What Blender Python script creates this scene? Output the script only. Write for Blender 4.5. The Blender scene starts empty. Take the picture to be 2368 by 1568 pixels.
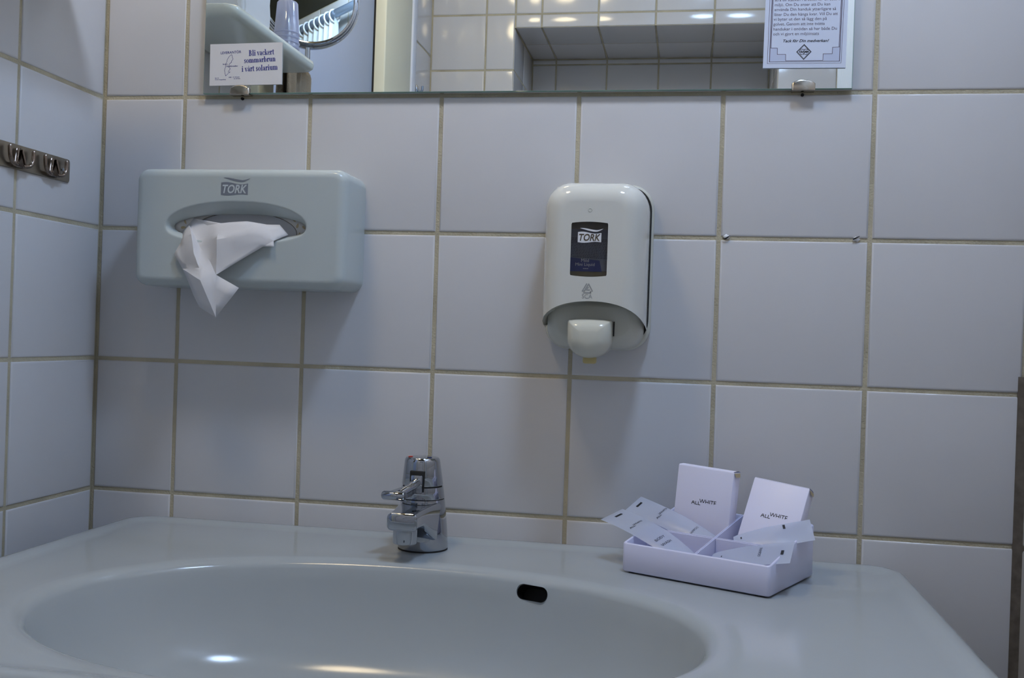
import bpy, bmesh, math, random
from mathutils import Vector, Matrix, Euler

random.seed(7)
sc = bpy.context.scene
COL = sc.collection
PI = math.pi

# ------------------------------------------------------------------ camera
cam_d = bpy.data.cameras.new('camera')
cam = bpy.data.objects.new('camera', cam_d)
COL.objects.link(cam)
cam_d.sensor_fit = 'HORIZONTAL'
cam_d.sensor_width = 36.0
cam_d.lens = 2344.9 / 2368 * 36.0
cam_d.clip_start = 0.01
CAMM = (Matrix.Rotation(0.171829, 3, 'Z') @ Matrix.Rotation(-0.0020226, 3, 'X')
        @ Matrix(((1, 0, 0), (0, 0, -1), (0, 1, 0))) @ Matrix.Rotation(0.034084, 3, 'Z'))
cam.matrix_world = Matrix.Translation((0.671985, -1.07055, 1.066365)) @ CAMM.to_4x4()
sc.camera = cam

# ------------------------------------------------------------------ world, exposure
w = bpy.data.worlds.new('world')
sc.world = w
w.use_nodes = True
w.node_tree.nodes['Background'].inputs[0].default_value = (0.05, 0.055, 0.065, 1)
w.node_tree.nodes['Background'].inputs[1].default_value = 1.0
vs = sc.view_settings
vs.view_transform = 'Standard'
vs.look = 'None'
vs.exposure = 0.0
vs.gamma = 1.0
vs.use_curve_mapping = False
WARM_L, COOL_L = 36.0, 87.0
WARM_C, COOL_C = (1.0, 0.80, 0.50), (0.50, 0.68, 1.0)


# ------------------------------------------------------------------ materials
def mat(name, col, rough=0.5, metal=0.0, spec=0.5, coat=0.0, noise=0.0, nscale=20.0, bump=0.0, bscale=60.0,
        emit=None, estr=0.0, trans=0.0, ior=1.45, dark=None):
    m = bpy.data.materials.new(name)
    m.use_nodes = True
    nt = m.node_tree
    b = nt.nodes['Principled BSDF']
    b.inputs['Base Color'].default_value = (*col, 1)
    b.inputs['Roughness'].default_value = rough
    b.inputs['Metallic'].default_value = metal
    b.inputs['Specular IOR Level'].default_value = spec
    b.inputs['IOR'].default_value = ior
    b.inputs['Coat Weight'].default_value = coat
    b.inputs['Coat Roughness'].default_value = 0.04
    b.inputs['Transmission Weight'].default_value = trans
    if emit:
        b.inputs['Emission Color'].default_value = (*emit, 1)
        b.inputs['Emission Strength'].default_value = estr
    tc = None
    if noise or bump:
        tc = nt.nodes.new('ShaderNodeTexCoord')
    if noise:
        n = nt.nodes.new('ShaderNodeTexNoise')
        n.inputs['Scale'].default_value = nscale
        n.inputs['Detail'].default_value = 5
        r = nt.nodes.new('ShaderNodeValToRGB')
        d = dark if dark else tuple(c * (1 - noise) for c in col)
        r.color_ramp.elements[0].position = 0.3
        r.color_ramp.elements[1].position = 0.7
        r.color_ramp.elements[0].color = (*d, 1)
        r.color_ramp.elements[1].color = (*col, 1)
        geo = nt.nodes.new('ShaderNodeNewGeometry')
        nt.links.new(geo.outputs['Position'], n.inputs['Vector'])
        nt.links.new(n.outputs['Fac'], r.inputs['Fac'])
        nt.links.new(r.outputs['Color'], b.inputs['Base Color'])
    if bump:
        n2 = nt.nodes.new('ShaderNodeTexNoise')
        n2.inputs['Scale'].default_value = bscale
        n2.inputs['Detail'].default_value = 3
        geo2 = nt.nodes.new('ShaderNodeNewGeometry')
        nt.links.new(geo2.outputs['Position'], n2.inputs['Vector'])
        bp = nt.nodes.new('ShaderNodeBump')
        bp.inputs['Strength'].default_value = bump
        bp.inputs['Distance'].default_value = 0.002
        nt.links.new(n2.outputs['Fac'], bp.inputs['Height'])
        nt.links.new(bp.outputs['Normal'], b.inputs['Normal'])
    return m


M = {}
M['tile'] = mat('ceramic_tile', (0.65, 0.64, 0.645), 0.12, noise=0.03, nscale=9, bump=0.10, bscale=14, coat=0.0)
M['grout'] = mat('grout', (0.56, 0.50, 0.36), 0.9, noise=0.25, nscale=25, bump=0.5, bscale=500)
M['grout_dark'] = mat('brown_sealant', (0.15, 0.125, 0.10), 0.7, noise=0.4, nscale=120)
M['sink'] = mat('sanitary_porcelain', (0.40, 0.425, 0.43), 0.13, spec=0.35, noise=0.02, nscale=10)
M['black'] = mat('black_void', (0.006, 0.004, 0.003), 0.6)
M['darkgap'] = mat('dark_gap', (0.012, 0.011, 0.01), 0.6)
M['chrome'] = mat('chrome', (0.44, 0.46, 0.50), 0.05, 1.0)
M['steel'] = mat('brushed_steel', (0.40, 0.35, 0.28), 0.32, 1.0, noise=0.25, nscale=60)
M['steel_dark'] = mat('steel_hook', (0.30, 0.24, 0.20), 0.18, 1.0)
M['clip'] = mat('nickel_clip', (0.50, 0.45, 0.38), 0.22, 1.0)
M['mirror'] = mat('mirror_silver', (0.86, 0.89, 0.87), 0.0, 1.0)
M['glass_edge'] = mat('mirror_glass_edge', (0.30, 0.46, 0.40), 0.08, 0.0)
M['tork_grey'] = mat('pale_grey_plastic', (0.505, 0.555, 0.55), 0.22, bump=0.03, bscale=900)
M['soap_white'] = mat('white_gloss_plastic', (0.70, 0.69, 0.63), 0.09, coat=0.3)
M['soap_base'] = mat('white_base_plastic', (0.60, 0.60, 0.53), 0.25)
M['pad'] = mat('translucent_push_pad', (0.62, 0.61, 0.52), 0.18, coat=0.2)
M['amber'] = mat('amber_nozzle', (0.55, 0.45, 0.20), 0.3)
M['logo_grey'] = mat('grey_print', (0.20, 0.22, 0.26), 0.5)
M['logo_light'] = mat('light_print', (0.55, 0.60, 0.62), 0.4)
M['logo_white'] = mat('white_print', (0.80, 0.80, 0.82), 0.4)
M['logo_brown'] = mat('brown_print', (0.10, 0.075, 0.045), 0.5)
M['sca_grey'] = mat('sca_print', (0.33, 0.33, 0.32), 0.5)
M['bottle'] = mat('amber_soap_bottle', (0.26, 0.20, 0.08), 0.25)
M['label_grey'] = mat('bottle_label_grey', (0.26, 0.27, 0.33), 0.5)
M['label_blue'] = mat('bottle_label_blue', (0.02, 0.035, 0.22), 0.5)
M['label_line'] = mat('bottle_label_text', (0.07, 0.07, 0.09), 0.5)
M['card'] = mat('white_card', (0.74, 0.73, 0.74), 0.55)
M['card_blue'] = mat('pale_blue_card', (0.66, 0.71, 0.84), 0.5)
M['card_tint'] = mat('pale_blue_tint', (0.55, 0.60, 0.76), 0.5)
M['ink_blue'] = mat('blue_ink', (0.012, 0.020, 0.22), 0.5)
M['ink_plum'] = mat('plum_ink', (0.09, 0.06, 0.09), 0.5)
M['ink_black'] = mat('black_ink', (0.012, 0.012, 0.014), 0.5)
M['tray'] = mat('lavender_white_plastic', (0.70, 0.70, 0.88), 0.28)
M['carton'] = mat('white_carton', (0.84, 0.82, 0.97), 0.38)
M['floral_box'] = mat('floral_tissue_carton', (0.66, 0.65, 0.63), 0.6)
M['leaf'] = mat('tan_print_and_flap_shade', (0.50, 0.40, 0.24), 0.6)
M['ceiling'] = mat('dark_brown_ceiling', (0.055, 0.045, 0.018), 0.6, noise=0.4, nscale=6)
M['floor'] = mat('grey_floor', (0.22, 0.21, 0.20), 0.5, noise=0.3, nscale=30)
M['door'] = mat('pale_grey_door', (0.43, 0.50, 0.66), 0.35)
M['cream'] = mat('cream_paint', (0.74, 0.72, 0.56), 0.4)
M['white_paint'] = mat('white_paint', (0.66, 0.70, 0.80), 0.35)
M['shelf'] = mat('porcelain_shelf', (0.66, 0.70, 0.66), 0.15, coat=0.2)
M['lamp_body'] = mat('white_lamp_base', (0.75, 0.75, 0.74), 0.4)
M['warm_glow'] = mat('warm_opal_glass', (0.9, 0.88, 0.82), 0.3, emit=WARM_C, estr=WARM_L)
M['cool_glow'] = mat('cool_opal_glass', (0.85, 0.88, 0.92), 0.3, emit=COOL_C, estr=COOL_L)
M['towel'] = mat('grey_brown_towel', (0.22, 0.18, 0.13), 0.95, bump=0.6, bscale=600)
M['rod'] = mat('grey_rod', (0.30, 0.36, 0.46), 0.3, 0.6)
M['red'] = mat('red_mark', (0.65, 0.06, 0.03), 0.4)
M['blue'] = mat('blue_mark', (0.02, 0.03, 0.12), 0.4)


def thin(name, col, transp, rough=0.1, gloss=0.08, transl=0.0):
    """thin sheet: transparent + diffuse/translucent + glossy"""
    m = bpy.data.materials.new(name)
    m.use_nodes = True
    nt = m.node_tree
    nt.nodes.remove(nt.nodes['Principled BSDF'])
    out = nt.nodes['Material Output']
    di = nt.nodes.new('ShaderNodeBsdfDiffuse'); di.inputs[0].default_value = (*col, 1)
    tl = nt.nodes.new('ShaderNodeBsdfTranslucent'); tl.inputs[0].default_value = (*col, 1)
    tr = nt.nodes.new('ShaderNodeBsdfTransparent')
    gl = nt.nodes.new('ShaderNodeBsdfGlossy'); gl.inputs['Roughness'].default_value = rough
    a = nt.nodes.new('ShaderNodeMixShader'); a.inputs[0].default_value = transl
    nt.links.new(di.outputs[0], a.inputs[1]); nt.links.new(tl.outputs[0], a.inputs[2])
    b = nt.nodes.new('ShaderNodeMixShader'); b.inputs[0].default_value = transp
    nt.links.new(a.outputs[0], b.inputs[1]); nt.links.new(tr.outputs[0], b.inputs[2])
    c = nt.nodes.new('ShaderNodeMixShader'); c.inputs[0].default_value = gloss
    nt.links.new(b.outputs[0], c.inputs[1]); nt.links.new(gl.outputs[0], c.inputs[2])
    nt.links.new(c.outputs[0], out.inputs[0])
    return m


M['tissue'] = thin('tissue_paper', (0.92, 0.91, 0.92), 0.03, 0.5, 0.0, 0.3)
M['sachet'] = thin('frosted_plastic', (0.70, 0.74, 0.86), 0.38, 0.35, 0.06, 0.35)
M['pane'] = thin('smoked_window', (0.02, 0.02, 0.025), 0.55, 0.03, 0.05)
M['cup'] = thin('clear_plastic_cup', (0.66, 0.70, 0.90), 0.45, 0.06, 0.14, 0.3)
M['curtain'] = thin('white_shower_curtain', (0.85, 0.88, 0.90), 0.0, 0.3, 0.02, 0.3)
M['wrap'] = thin('white_wrapping_paper', (0.78, 0.80, 0.84), 0.0, 0.4, 0.03, 0.2)


# ------------------------------------------------------------------ builders
def link(o, parent=None):
    COL.objects.link(o)
    if parent is not None:
        o.parent = parent
        o.matrix_parent_inverse = parent.matrix_world.inverted() if False else Matrix.Identity(4)
    return o


def mesh(name, verts, faces, m=None, smooth=False):
    me = bpy.data.meshes.new(name)
    me.from_pydata([tuple(v) for v in verts], [], faces)
    me.update()
    if m is not None:
        for mm in (m if isinstance(m, list) else [m]):
            me.materials.append(M[mm])
    if smooth:
        me.shade_smooth()
    return me


def fixn(me, smooth=None, angle=None):
    bm = bmesh.new(); bm.from_mesh(me)
    bmesh.ops.remove_doubles(bm, verts=bm.verts, dist=1e-6)
    bmesh.ops.recalc_face_normals(bm, faces=bm.faces)
    bm.to_mesh(me); bm.free()
    if angle is not None:
        me.shade_smooth()
        bm = bmesh.new(); bm.from_mesh(me)
        for e in bm.edges:
            if len(e.link_faces) == 2 and e.calc_face_angle(0) > math.radians(angle):
                e.smooth = False
        bm.to_mesh(me); bm.free()
    return me


def add(name, me, parent=None, label=None, cat=None, group=None, kind=None):
    o = bpy.data.objects.new(name, me)
    link(o, parent)
    tag(o, label, cat, group, kind)
    return o


def tag(o, label=None, cat=None, group=None, kind=None):
    if label: o['label'] = label
    if cat: o['category'] = cat
    if group: o['group'] = group
    if kind: o['kind'] = kind
    return o


def thing(name, label, cat, loc=(0, 0, 0), group=None, rot=(0, 0, 0)):
    o = bpy.data.objects.new(name, None)
    o.empty_display_size = 0.01
    o.location = loc
    o.rotation_euler = rot
    link(o)
    return tag(o, label, cat, group)


def sub(v, o):
    return [Vector(a) - Vector(o) for a in v]


def box(name, lo, hi, m, bevel=0.0, seg=2, smooth=True):
    bm = bmesh.new()
    lo, hi = Vector(lo), Vector(hi)
    mt = Matrix.Translation((lo + hi) / 2) @ Matrix.Diagonal((*(hi - lo), 1))
    bmesh.ops.create_cube(bm, size=1, matrix=mt)
    if bevel:
        bmesh.ops.bevel(bm, geom=bm.edges[:], offset=bevel, segments=seg, profile=0.5, affect='EDGES')
    me = bpy.data.meshes.new(name)
    bm.to_mesh(me); bm.free()
    me.materials.append(M[m])
    if bevel and smooth:
        fixn(me, angle=50)
    return me


def loft(rings, cap0=False, cap1=False, closed=True):
    n = len(rings[0])
    v = [p for r in rings for p in r]
    f = []
    for i in range(len(rings) - 1):
        for j in range(n if closed else n - 1):
            a, b = i * n + j, i * n + (j + 1) % n
            f.append((a, b, b + n, a + n))
    if cap0: f.append(tuple(range(n - 1, -1, -1)))
    if cap1: f.append(tuple(range((len(rings) - 1) * n, len(rings) * n)))
    return v, f


def lathe(name, prof, m, n=32, center=(0, 0, 0), angle=40, axis='Z', cap=True):
    rings = []
    for r, h in prof:
        ring = []
        for k in range(n):
            a = 2 * PI * k / n
            p = (r * math.cos(a), r * math.sin(a), h)
            if axis == 'Y': p = (p[0], h, p[1])
            if axis == 'X': p = (h, p[0], p[1])
            ring.append(Vector(p) + Vector(center))
        rings.append(ring)
    v, f = loft(rings, cap, cap)
    return fixn(mesh(name, v, f, m), angle=angle)


def tube(name, pts, rad, m, n=10, cap=True, angle=60):
    pts = [Vector(p) for p in pts]
    rings = []
    up = Vector((0.123, 0.35, 0.93)).normalized()
    prev = None
    for i, p in enumerate(pts):
        t = (pts[min(i + 1, len(pts) - 1)] - pts[max(i - 1, 0)]).normalized()
        if prev is None:
            a = t.cross(up).normalized()
        else:
            a = (prev - t * prev.dot(t)).normalized()
        prev = a
        b = t.cross(a)
        r = rad[i] if isinstance(rad, (list, tuple)) else rad
        rings.append([p + (a * math.cos(2 * PI * k / n) + b * math.sin(2 * PI * k / n)) * r for k in range(n)])
    v, f = loft(rings, cap, cap)
    return fixn(mesh(name, v, f, m), angle=angle)


def smooth_path(pts, k=6):
    """Catmull-Rom through pts"""
    P = [Vector(p) for p in pts]
    P = [P[0] * 2 - P[1]] + P + [P[-1] * 2 - P[-2]]
    out = []
    for i in range(1, len(P) - 2):
        for s in range(k):
            t = s / k
            a, b, c, d = P[i - 1:i + 3]
            out.append(0.5 * ((2 * b) + (c - a) * t + (2 * a - 5 * b + 4 * c - d) * t * t + (3 * b - a - 3 * c + d) * t ** 3))
    out.append(P[-2])
    return out


def merge(name, parts, m, angle=None):
    """join several (verts, faces) into one mesh"""
    v, f = [], []
    for pv, pf in parts:
        o = len(v)
        v += list(pv)
        f += [tuple(i + o for i in q) for q in pf]
    me = mesh(name, v, f, m)
    if angle is not None: fixn(me, angle=angle)
    return me


def mdata(me):
    d = ([v.co.copy() for v in me.vertices], [tuple(p.vertices) for p in me.polygons])
    bpy.data.meshes.remove(me)
    return d


def rrect(cx, cz, hw, hh, r, k=6):
    """rounded rectangle 2D points, counter-clockwise"""
    pts = []
    for (sx, sz, a0) in ((1, 1, 0), (-1, 1, PI / 2), (-1, -1, PI), (1, -1, 3 * PI / 2)):
        for i in range(k + 1):
            a = a0 + PI / 2 * i / k
            pts.append((cx + sx * (hw - r) + r * math.cos(a), cz + sz * (hh - r) + r * math.sin(a)))
    return pts


def rr_ray(dx, dz, l, r_, b, t, rad):
    """distance from the origin along (dx,dz) to a rounded rectangle l..r_, b..t (origin inside)"""
    lo, hi = 0.0, 10.0
    def inside(x, z):
        if x < l or x > r_ or z < b or z > t: return False
        cx = min(max(x, l + rad), r_ - rad); cz = min(max(z, b + rad), t - rad)
        return (x - cx) ** 2 + (z - cz) ** 2 <= rad * rad + 1e-12
    for _ in range(40):
        mid = (lo + hi) / 2
        if inside(dx * mid, dz * mid): lo = mid
        else: hi = mid
    return lo


class Frame:
    """a flat place: origin, right and up vectors; print lies 'lift' above it"""
    def __init__(s, o, r, u, lift=0.0):
        s.o, s.r, s.u = Vector(o), Vector(r).normalized(), Vector(u).normalized()
        s.n = s.r.cross(s.u).normalized()
        s.lift = lift
    def p(s, x, y, l=None):
        return s.o + s.r * x + s.u * y + s.n * (s.lift if l is None else l)


def poly(fr, pts, l=None):
    return [fr.p(x, y, l) for x, y in pts], [tuple(range(len(pts)))]


def ribbon(fr, pts, wd, closed=False, l=None):
    """a printed line of width wd through 2D pts"""
    n = len(pts); v = []; f = []
    P = [Vector((a, b)) for a, b in pts]
    for i in range(n):
        if closed: a, b = P[i - 1], P[(i + 1) % n]
        else: a, b = P[max(i - 1, 0)], P[min(i + 1, n - 1)]
        t = (b - a).normalized(); nn = Vector((-t.y, t.x)) * wd / 2
        if closed:
            t1 = (P[i] - P[i - 1]).normalized()
            c = max(0.4, t.dot(t1)); nn = nn / c
        v += [fr.p(*(P[i] + nn), l), fr.p(*(P[i] - nn), l)]
    for i in range(n if closed else n - 1):
        a, b = 2 * i, 2 * ((i + 1) % n)
        f.append((a, a + 1, b + 1, b))
    return v, f


def text(fr, s, size, x=0, y=0, align='LEFT', bold=0.0, shear=0.0, sx=1.0, clipz=None, rot=0.0, l=None):
    cu = bpy.data.curves.new('t', 'FONT')
    cu.body = s; cu.size = size; cu.align_x = align
    cu.offset = bold * size; cu.shear = shear
    cu.resolution_u = 3
    ob = bpy.data.objects.new('t', cu)
    COL.objects.link(ob)
    bpy.context.view_layer.update()
    dg = bpy.context.evaluated_depsgraph_get()
    me = bpy.data.meshes.new_from_object(ob.evaluated_get(dg))
    v = []
    c, si = math.cos(rot), math.sin(rot)
    for q in me.vertices:
        a, b = q.co.x * sx, q.co.y
        v.append(fr.p(x + a * c - b * si, y + a * si + b * c, l))
    f = [tuple(p.vertices) for p in me.polygons]
    bpy.data.objects.remove(ob); bpy.data.curves.remove(cu); bpy.data.meshes.remove(me)
    return v, f


def text_w(s, size, bold=0.0, sx=1.0):
    fr = Frame((0, 0, 0), (1, 0, 0), (0, 1, 0))
    v, f = text(fr, s, size, bold=bold, sx=sx)
    xs = [p.x for p in v]
    return max(xs) - min(xs)


# ------------------------------------------------------------------ room shell
T = 0.15
G = 0.0038          # joint width
ZH3 = 0.876
CEIL = 2.26
FAR = -1.46
RX = 1.0015
_tile_cache = {}


def tile_mesh(wd, ht):
    key = (round(wd, 4), round(ht, 4))
    if key in _tile_cache: return _tile_cache[key]
    rings = []
    for ins, d in ((0, 0.001), (0, 0.0), (0.0003, -0.0012), (0.0011, -0.0019), (0.0026, -0.0022)):
        a, b = wd / 2 - ins, ht / 2 - ins
        rings.append([(-a, d, -b), (a, d, -b), (a, d, b), (-a, d, b)])
    v, f = loft(rings, False, True)
    me = mesh('tile', v, f, 'tile')
    bm = bmesh.new(); bm.from_mesh(me); bmesh.ops.recalc_face_normals(bm, faces=bm.faces)
    # open at the back: make sure the front face looks along -Y
    ff = max(bm.faces, key=lambda q: q.calc_area())
    if ff.normal.y > 0: bmesh.ops.reverse_faces(bm, faces=bm.faces)
    bm.to_mesh(me); bm.free()
    me.shade_smooth()
    bm = bmesh.new(); bm.from_mesh(me)
    for e in bm.edges:
        if len(e.link_faces) == 2 and e.calc_face_angle(0) > math.radians(35): e.smooth = False
    bm.to_mesh(me); bm.free()
    _tile_cache[key] = me
    return me


def tiled(parent, us, zs, place, rotz, skip=None):
    """tiles between the joint lines us (along the wall) and zs; place(u, z) gives the centre on the wall plane"""
    for i in range(len(us) - 1):
        for j in range(len(zs) - 1):
            a, b, c, d = us[i], us[i + 1], zs[j], zs[j + 1]
            if skip and skip(a, b, c, d): continue
            wd, ht = abs(b - a) - G, abs(d - c) - G
            if wd < 0.004 or ht < 0.004: continue
            o = bpy.data.objects.new('tile', tile_mesh(wd, ht))
            COL.objects.link(o); o.parent = parent
            o.location = place((a + b) / 2, (c + d) / 2)
            e = 0.0009
            R = Euler((random.uniform(-e, e), 0, random.uniform(-e, e)))
            o.rotation_euler = (Matrix.Rotation(rotz, 3, 'Z') @ R.to_matrix()).to_euler()


rows = [0.0] + [ZH3 + T * k for k in range(-5, 10)]
rows = [z for z in rows if z < CEIL - 0.02] + [CEIL]
cols_back = [0.0] + [0.6636 * T + T * k for k in range(7)]
# back wall (tile faces end at about y = 0)
OFF = 0.0022
wb = add('wall_back', box('wall_back', (-0.1, 0.0012, 0), (1.1, 0.08, CEIL), 'grout'), None,
         'white square-tiled wall with yellowish joints behind the washbasin', 'wall', kind='structure')
tiled(wb, cols_back, rows, lambda u, z: (u, OFF, z), 0)
# two filled screw holes in the joint right of the soap dispenser
for k, (hx, hz) in enumerate(((0.7075, 1.1775), (0.8362, 1.1770))):
    vv = []; n = 11
    for r, h in ((1.0, 0.0012), (0.75, -0.0008), (0.3, -0.0013)):
        vv.append([(hx + r * 0.0036 * math.cos(2 * PI * i / n) * (1 + 0.25 * math.sin(3 * i + k)), h,
                    hz + r * 0.0026 * math.sin(2 * PI * i / n) * (1 + 0.3 * math.cos(2 * i))) for i in range(n)])
    v, f = loft(vv, False, True)
    fh = add('filled_hole', fixn(mesh('filled_hole', v, f, 'logo_white'), angle=80), wb)
    cr = [(hx - 0.0042, -0.0014, hz - 0.0016), (hx - 0.0014, -0.0018, hz - 0.0024), (hx + 0.0014, -0.0018, hz - 0.0005),
          (hx + 0.0036, -0.0014, hz + 0.0012)] if k == 0 else \
         [(hx + 0.003, -0.0014, hz + 0.003), (hx - 0.0006, -0.0018, hz + 0.0012), (hx - 0.0036, -0.0016, hz - 0.0002)]
    add('crack', tube('crack', cr, [0.0003, 0.0008, 0.0007, 0.0002][:len(cr)], 'darkgap', 6), fh)

# left wall with a door
DOOR_A, DOOR_B, DOOR_TOP = -0.405, -1.268, 2.05
wl = add('wall_left', merge('wall_left', [
    mdata(box('b', (-0.08, -0.43, 0), (-0.0012, 0.0, CEIL), 'grout')),
    mdata(box('b', (-0.08, -1.235, DOOR_TOP - 0.03), (-0.0012, -0.43, CEIL), 'grout')),
    mdata(box('b', (-0.08, FAR - 0.02, 0), (-0.0012, -1.235, CEIL), 'grout'))], 'grout'), None,
         'white square-tiled side wall carrying the hook rail', 'wall', kind='structure')
cols_l = [0.0, -0.15, -0.30, -0.405]
tiled(wl, cols_l, rows, lambda u, z: (-OFF, u, z), PI / 2)
tiled(wl, [-1.268, -1.318, FAR], rows, lambda u, z: (-OFF, u, z), PI / 2)
tiled(wl, [-0.405, -0.555, -0.705, -0.855, -1.005, -1.155, -1.268], [z for z in rows if z > DOOR_TOP], lambda u, z: (-OFF, u, z), PI / 2)

dr = add('door_1', box('door_1', (-0.06, -1.035, 0.01), (-0.015, -0.462, 2.03), 'door', 0.002), None,
         'pale grey door leaf in the tiled side wall', 'door', kind='structure')
add('casing', box('casing', (-0.03, -0.462, 0), (0.012, -0.405, 2.08), 'cream', 0.003), dr)
add('casing', box('casing', (-0.03, -1.236, 0), (0.012, -1.037, 2.08), 'cream', 0.003), dr)
add('casing', box('casing', (-0.03, -1.236, 2.033), (0.012, -0.405, 2.09), 'cream', 0.003), dr)
add('edge_strip', box('edge_strip', (-0.03, -1.268, 0), (0.016, -1.237, 2.08), 'white_paint', 0.003), dr)
add('door_gap', box('door_gap', (-0.05, -1.0385, 0), (-0.012, -1.0352, 2.03), 'darkgap'), dr)

# right wall
wr = add('wall_right', box('wall_right', (RX + 0.0012, FAR - 0.02, 0), (1.1, 0.0012, CEIL), 'grout'), None,
         'white square-tiled wall meeting the back wall at a dark sealed corner', 'wall', kind='structure')
tiled(wr, [0.0] + [-T * k for k in range(1, 10)] + [FAR], rows, lambda u, z: (RX + OFF, u, z), -PI / 2)
tb = add('trim_1', fixn(mesh('trim_1', *loft([[(RX - 0.0080, 0.002, z), (RX - 0.0075, -0.0012, z), (RX - 0.005, -0.0022, z),
                                             (RX - 0.0018, -0.0052, z), (RX + 0.001, -0.0065, z), (RX + 0.003, 0.002, z)]
                                            for z in (0.0, 0.5, 1.02, 1.044)], True, True), 'grout_dark'), angle=70), None,
         'grey-brown sealant strip running up the corner of the tiled walls', 'sealant strip', kind='structure')

# far wall (seen in the mirror) with a recess
NX0, NX1, NZ0, NZ1, NB = 0.2165, 0.862, 1.05, 1.8445, -1.75
fz = [1.8795 + 0.1402 * k for k in range(-13, 3)] + [CEIL]
fz = [0.0] + [z for z in fz if z > 0.02]
fx = [0.0] + [0.1418 + 0.1418 * k for k in range(6)] + [RX]
wf = add('wall_front', merge('wall_front', [
    mdata(box('b', (-0.1, NB - 0.08, 0), (NX0 - 0.0012, FAR - 0.0012, CEIL), 'grout')),
    mdata(box('b', (NX1 + 0.0012, NB - 0.08, 0), (1.1, FAR - 0.0012, CEIL), 'grout')),
    mdata(box('b', (NX0 - 0.0012, NB - 0.08, 0), (NX1 + 0.0012, FAR - 0.0012, NZ0 - 0.0012), 'grout')),
    mdata(box('b', (NX0 - 0.0012, NB - 0.08, NZ1 + 0.0012), (NX1 + 0.0012, FAR - 0.0012, CEIL), 'grout')),
    mdata(box('b', (NX0 - 0.0012, NB - 0.08, NZ0 - 0.0012), (NX1 + 0.0012, NB - 0.0012, NZ1 + 0.0012), 'grout'))], 'grout'), None,
         'tiled wall with a deep rectangular recess, seen in the mirror', 'wall', kind='structure')


def clip_lines(ls, a, b):
    return [a] + [q for q in ls if a + 0.012 < q < b - 0.012] + [b]


PF = lambda u, z: (u, FAR - OFF, z)
for ux, uz in ((clip_lines(fx, 0.0, NX0), fz), (clip_lines(fx, NX1, RX), fz),
               (clip_lines(fx, NX0, NX1), clip_lines(fz, NZ1, CEIL)), (clip_lines(fx, NX0, NX1), clip_lines(fz, 0.0, NZ0))):
    tiled(wf, ux, uz, PF, PI)
tiled(wf, clip_lines(fx, NX0, NX1), clip_lines([z - 0.05 for z in fz], NZ0, NZ1), lambda u, z: (u, NB - OFF, z), PI)
nd = [NB, NB + 0.1418, FAR]
for sx, rz in ((NX0, PI / 2), (NX1, -PI / 2)):
    tiled(wf, nd, clip_lines(fz, NZ0, NZ1), lambda u, z, sx=sx, rz=rz: (sx - OFF * (1 if rz > 0 else -1), u, z), rz)
# recess ceiling tiles (face down) and sill tiles (face up)
for zz, up in ((NZ1, -1), (NZ0, 1)):
    xs = clip_lines(fx, NX0, NX1)
    for i in range(len(xs) - 1):
        for j in range(2):
            o = bpy.data.objects.new('tile', tile_mesh(xs[i + 1] - xs[i] - G, nd[j + 1] - nd[j] - G))
            COL.objects.link(o); o.parent = wf
            o.location = ((xs[i] + xs[i + 1]) / 2, (nd[j] + nd[j + 1]) / 2, zz - up * OFF)
            o.rotation_euler = (-PI / 2 * up, 0, 0)

add('floor', box('floor', (-0.1, -1.85, -0.05), (1.1, 0.08, 0.0), 'floor'), None, 'dark grey bathroom floor', 'floor', kind='structure')
add('ceiling', box('ceiling', (-0.1, -1.85, CEIL), (1.1, 0.08, CEIL + 0.05), 'ceiling'), None,
    'dark brown ceiling', 'ceiling', kind='structure')


# ------------------------------------------------------------------ ceiling lamps
def lamp(x, y, r, flat, glow, label):
    t = thing('ceiling_lamp', label, 'lamp', (x, y, CEIL))
    add('lamp_base', lathe('lamp_base', [(0, 0), (r * 0.72, 0), (r * 0.72, -0.012), (r * 0.66, -0.02), (0, -0.02)], 'lamp_body', cap=False), t)
    prof = [(r * 0.64, -0.018)]
    for k in range(0, 11):
        a = PI * 0.12 + (PI * 0.88) * k / 10
        prof.append((r * math.sin(a), -0.018 - flat * r * (1 - math.cos(a)) * 0.62))
    prof[-1] = (0.0005, prof[-1][1])
    add('lamp_shade', lathe('lamp_shade', prof, glow, 32, cap=False), t)


lamp(0.190, -0.50, 0.095, 0.9, 'warm_glow', 'round opal ceiling lamp with warm white light')
lamp(0.777, -0.50, 0.090, 0.7, 'cool_glow', 'round opal ceiling lamp with cool white light')

# ------------------------------------------------------------------ washbasin
OX, OY, OA, OB = 0.430, -0.311, 0.262, 0.171
SX0, SX1, SY0, SY1 = 0.056, 0.889, -0.518, -0.0005
ZD = 0.8475


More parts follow.
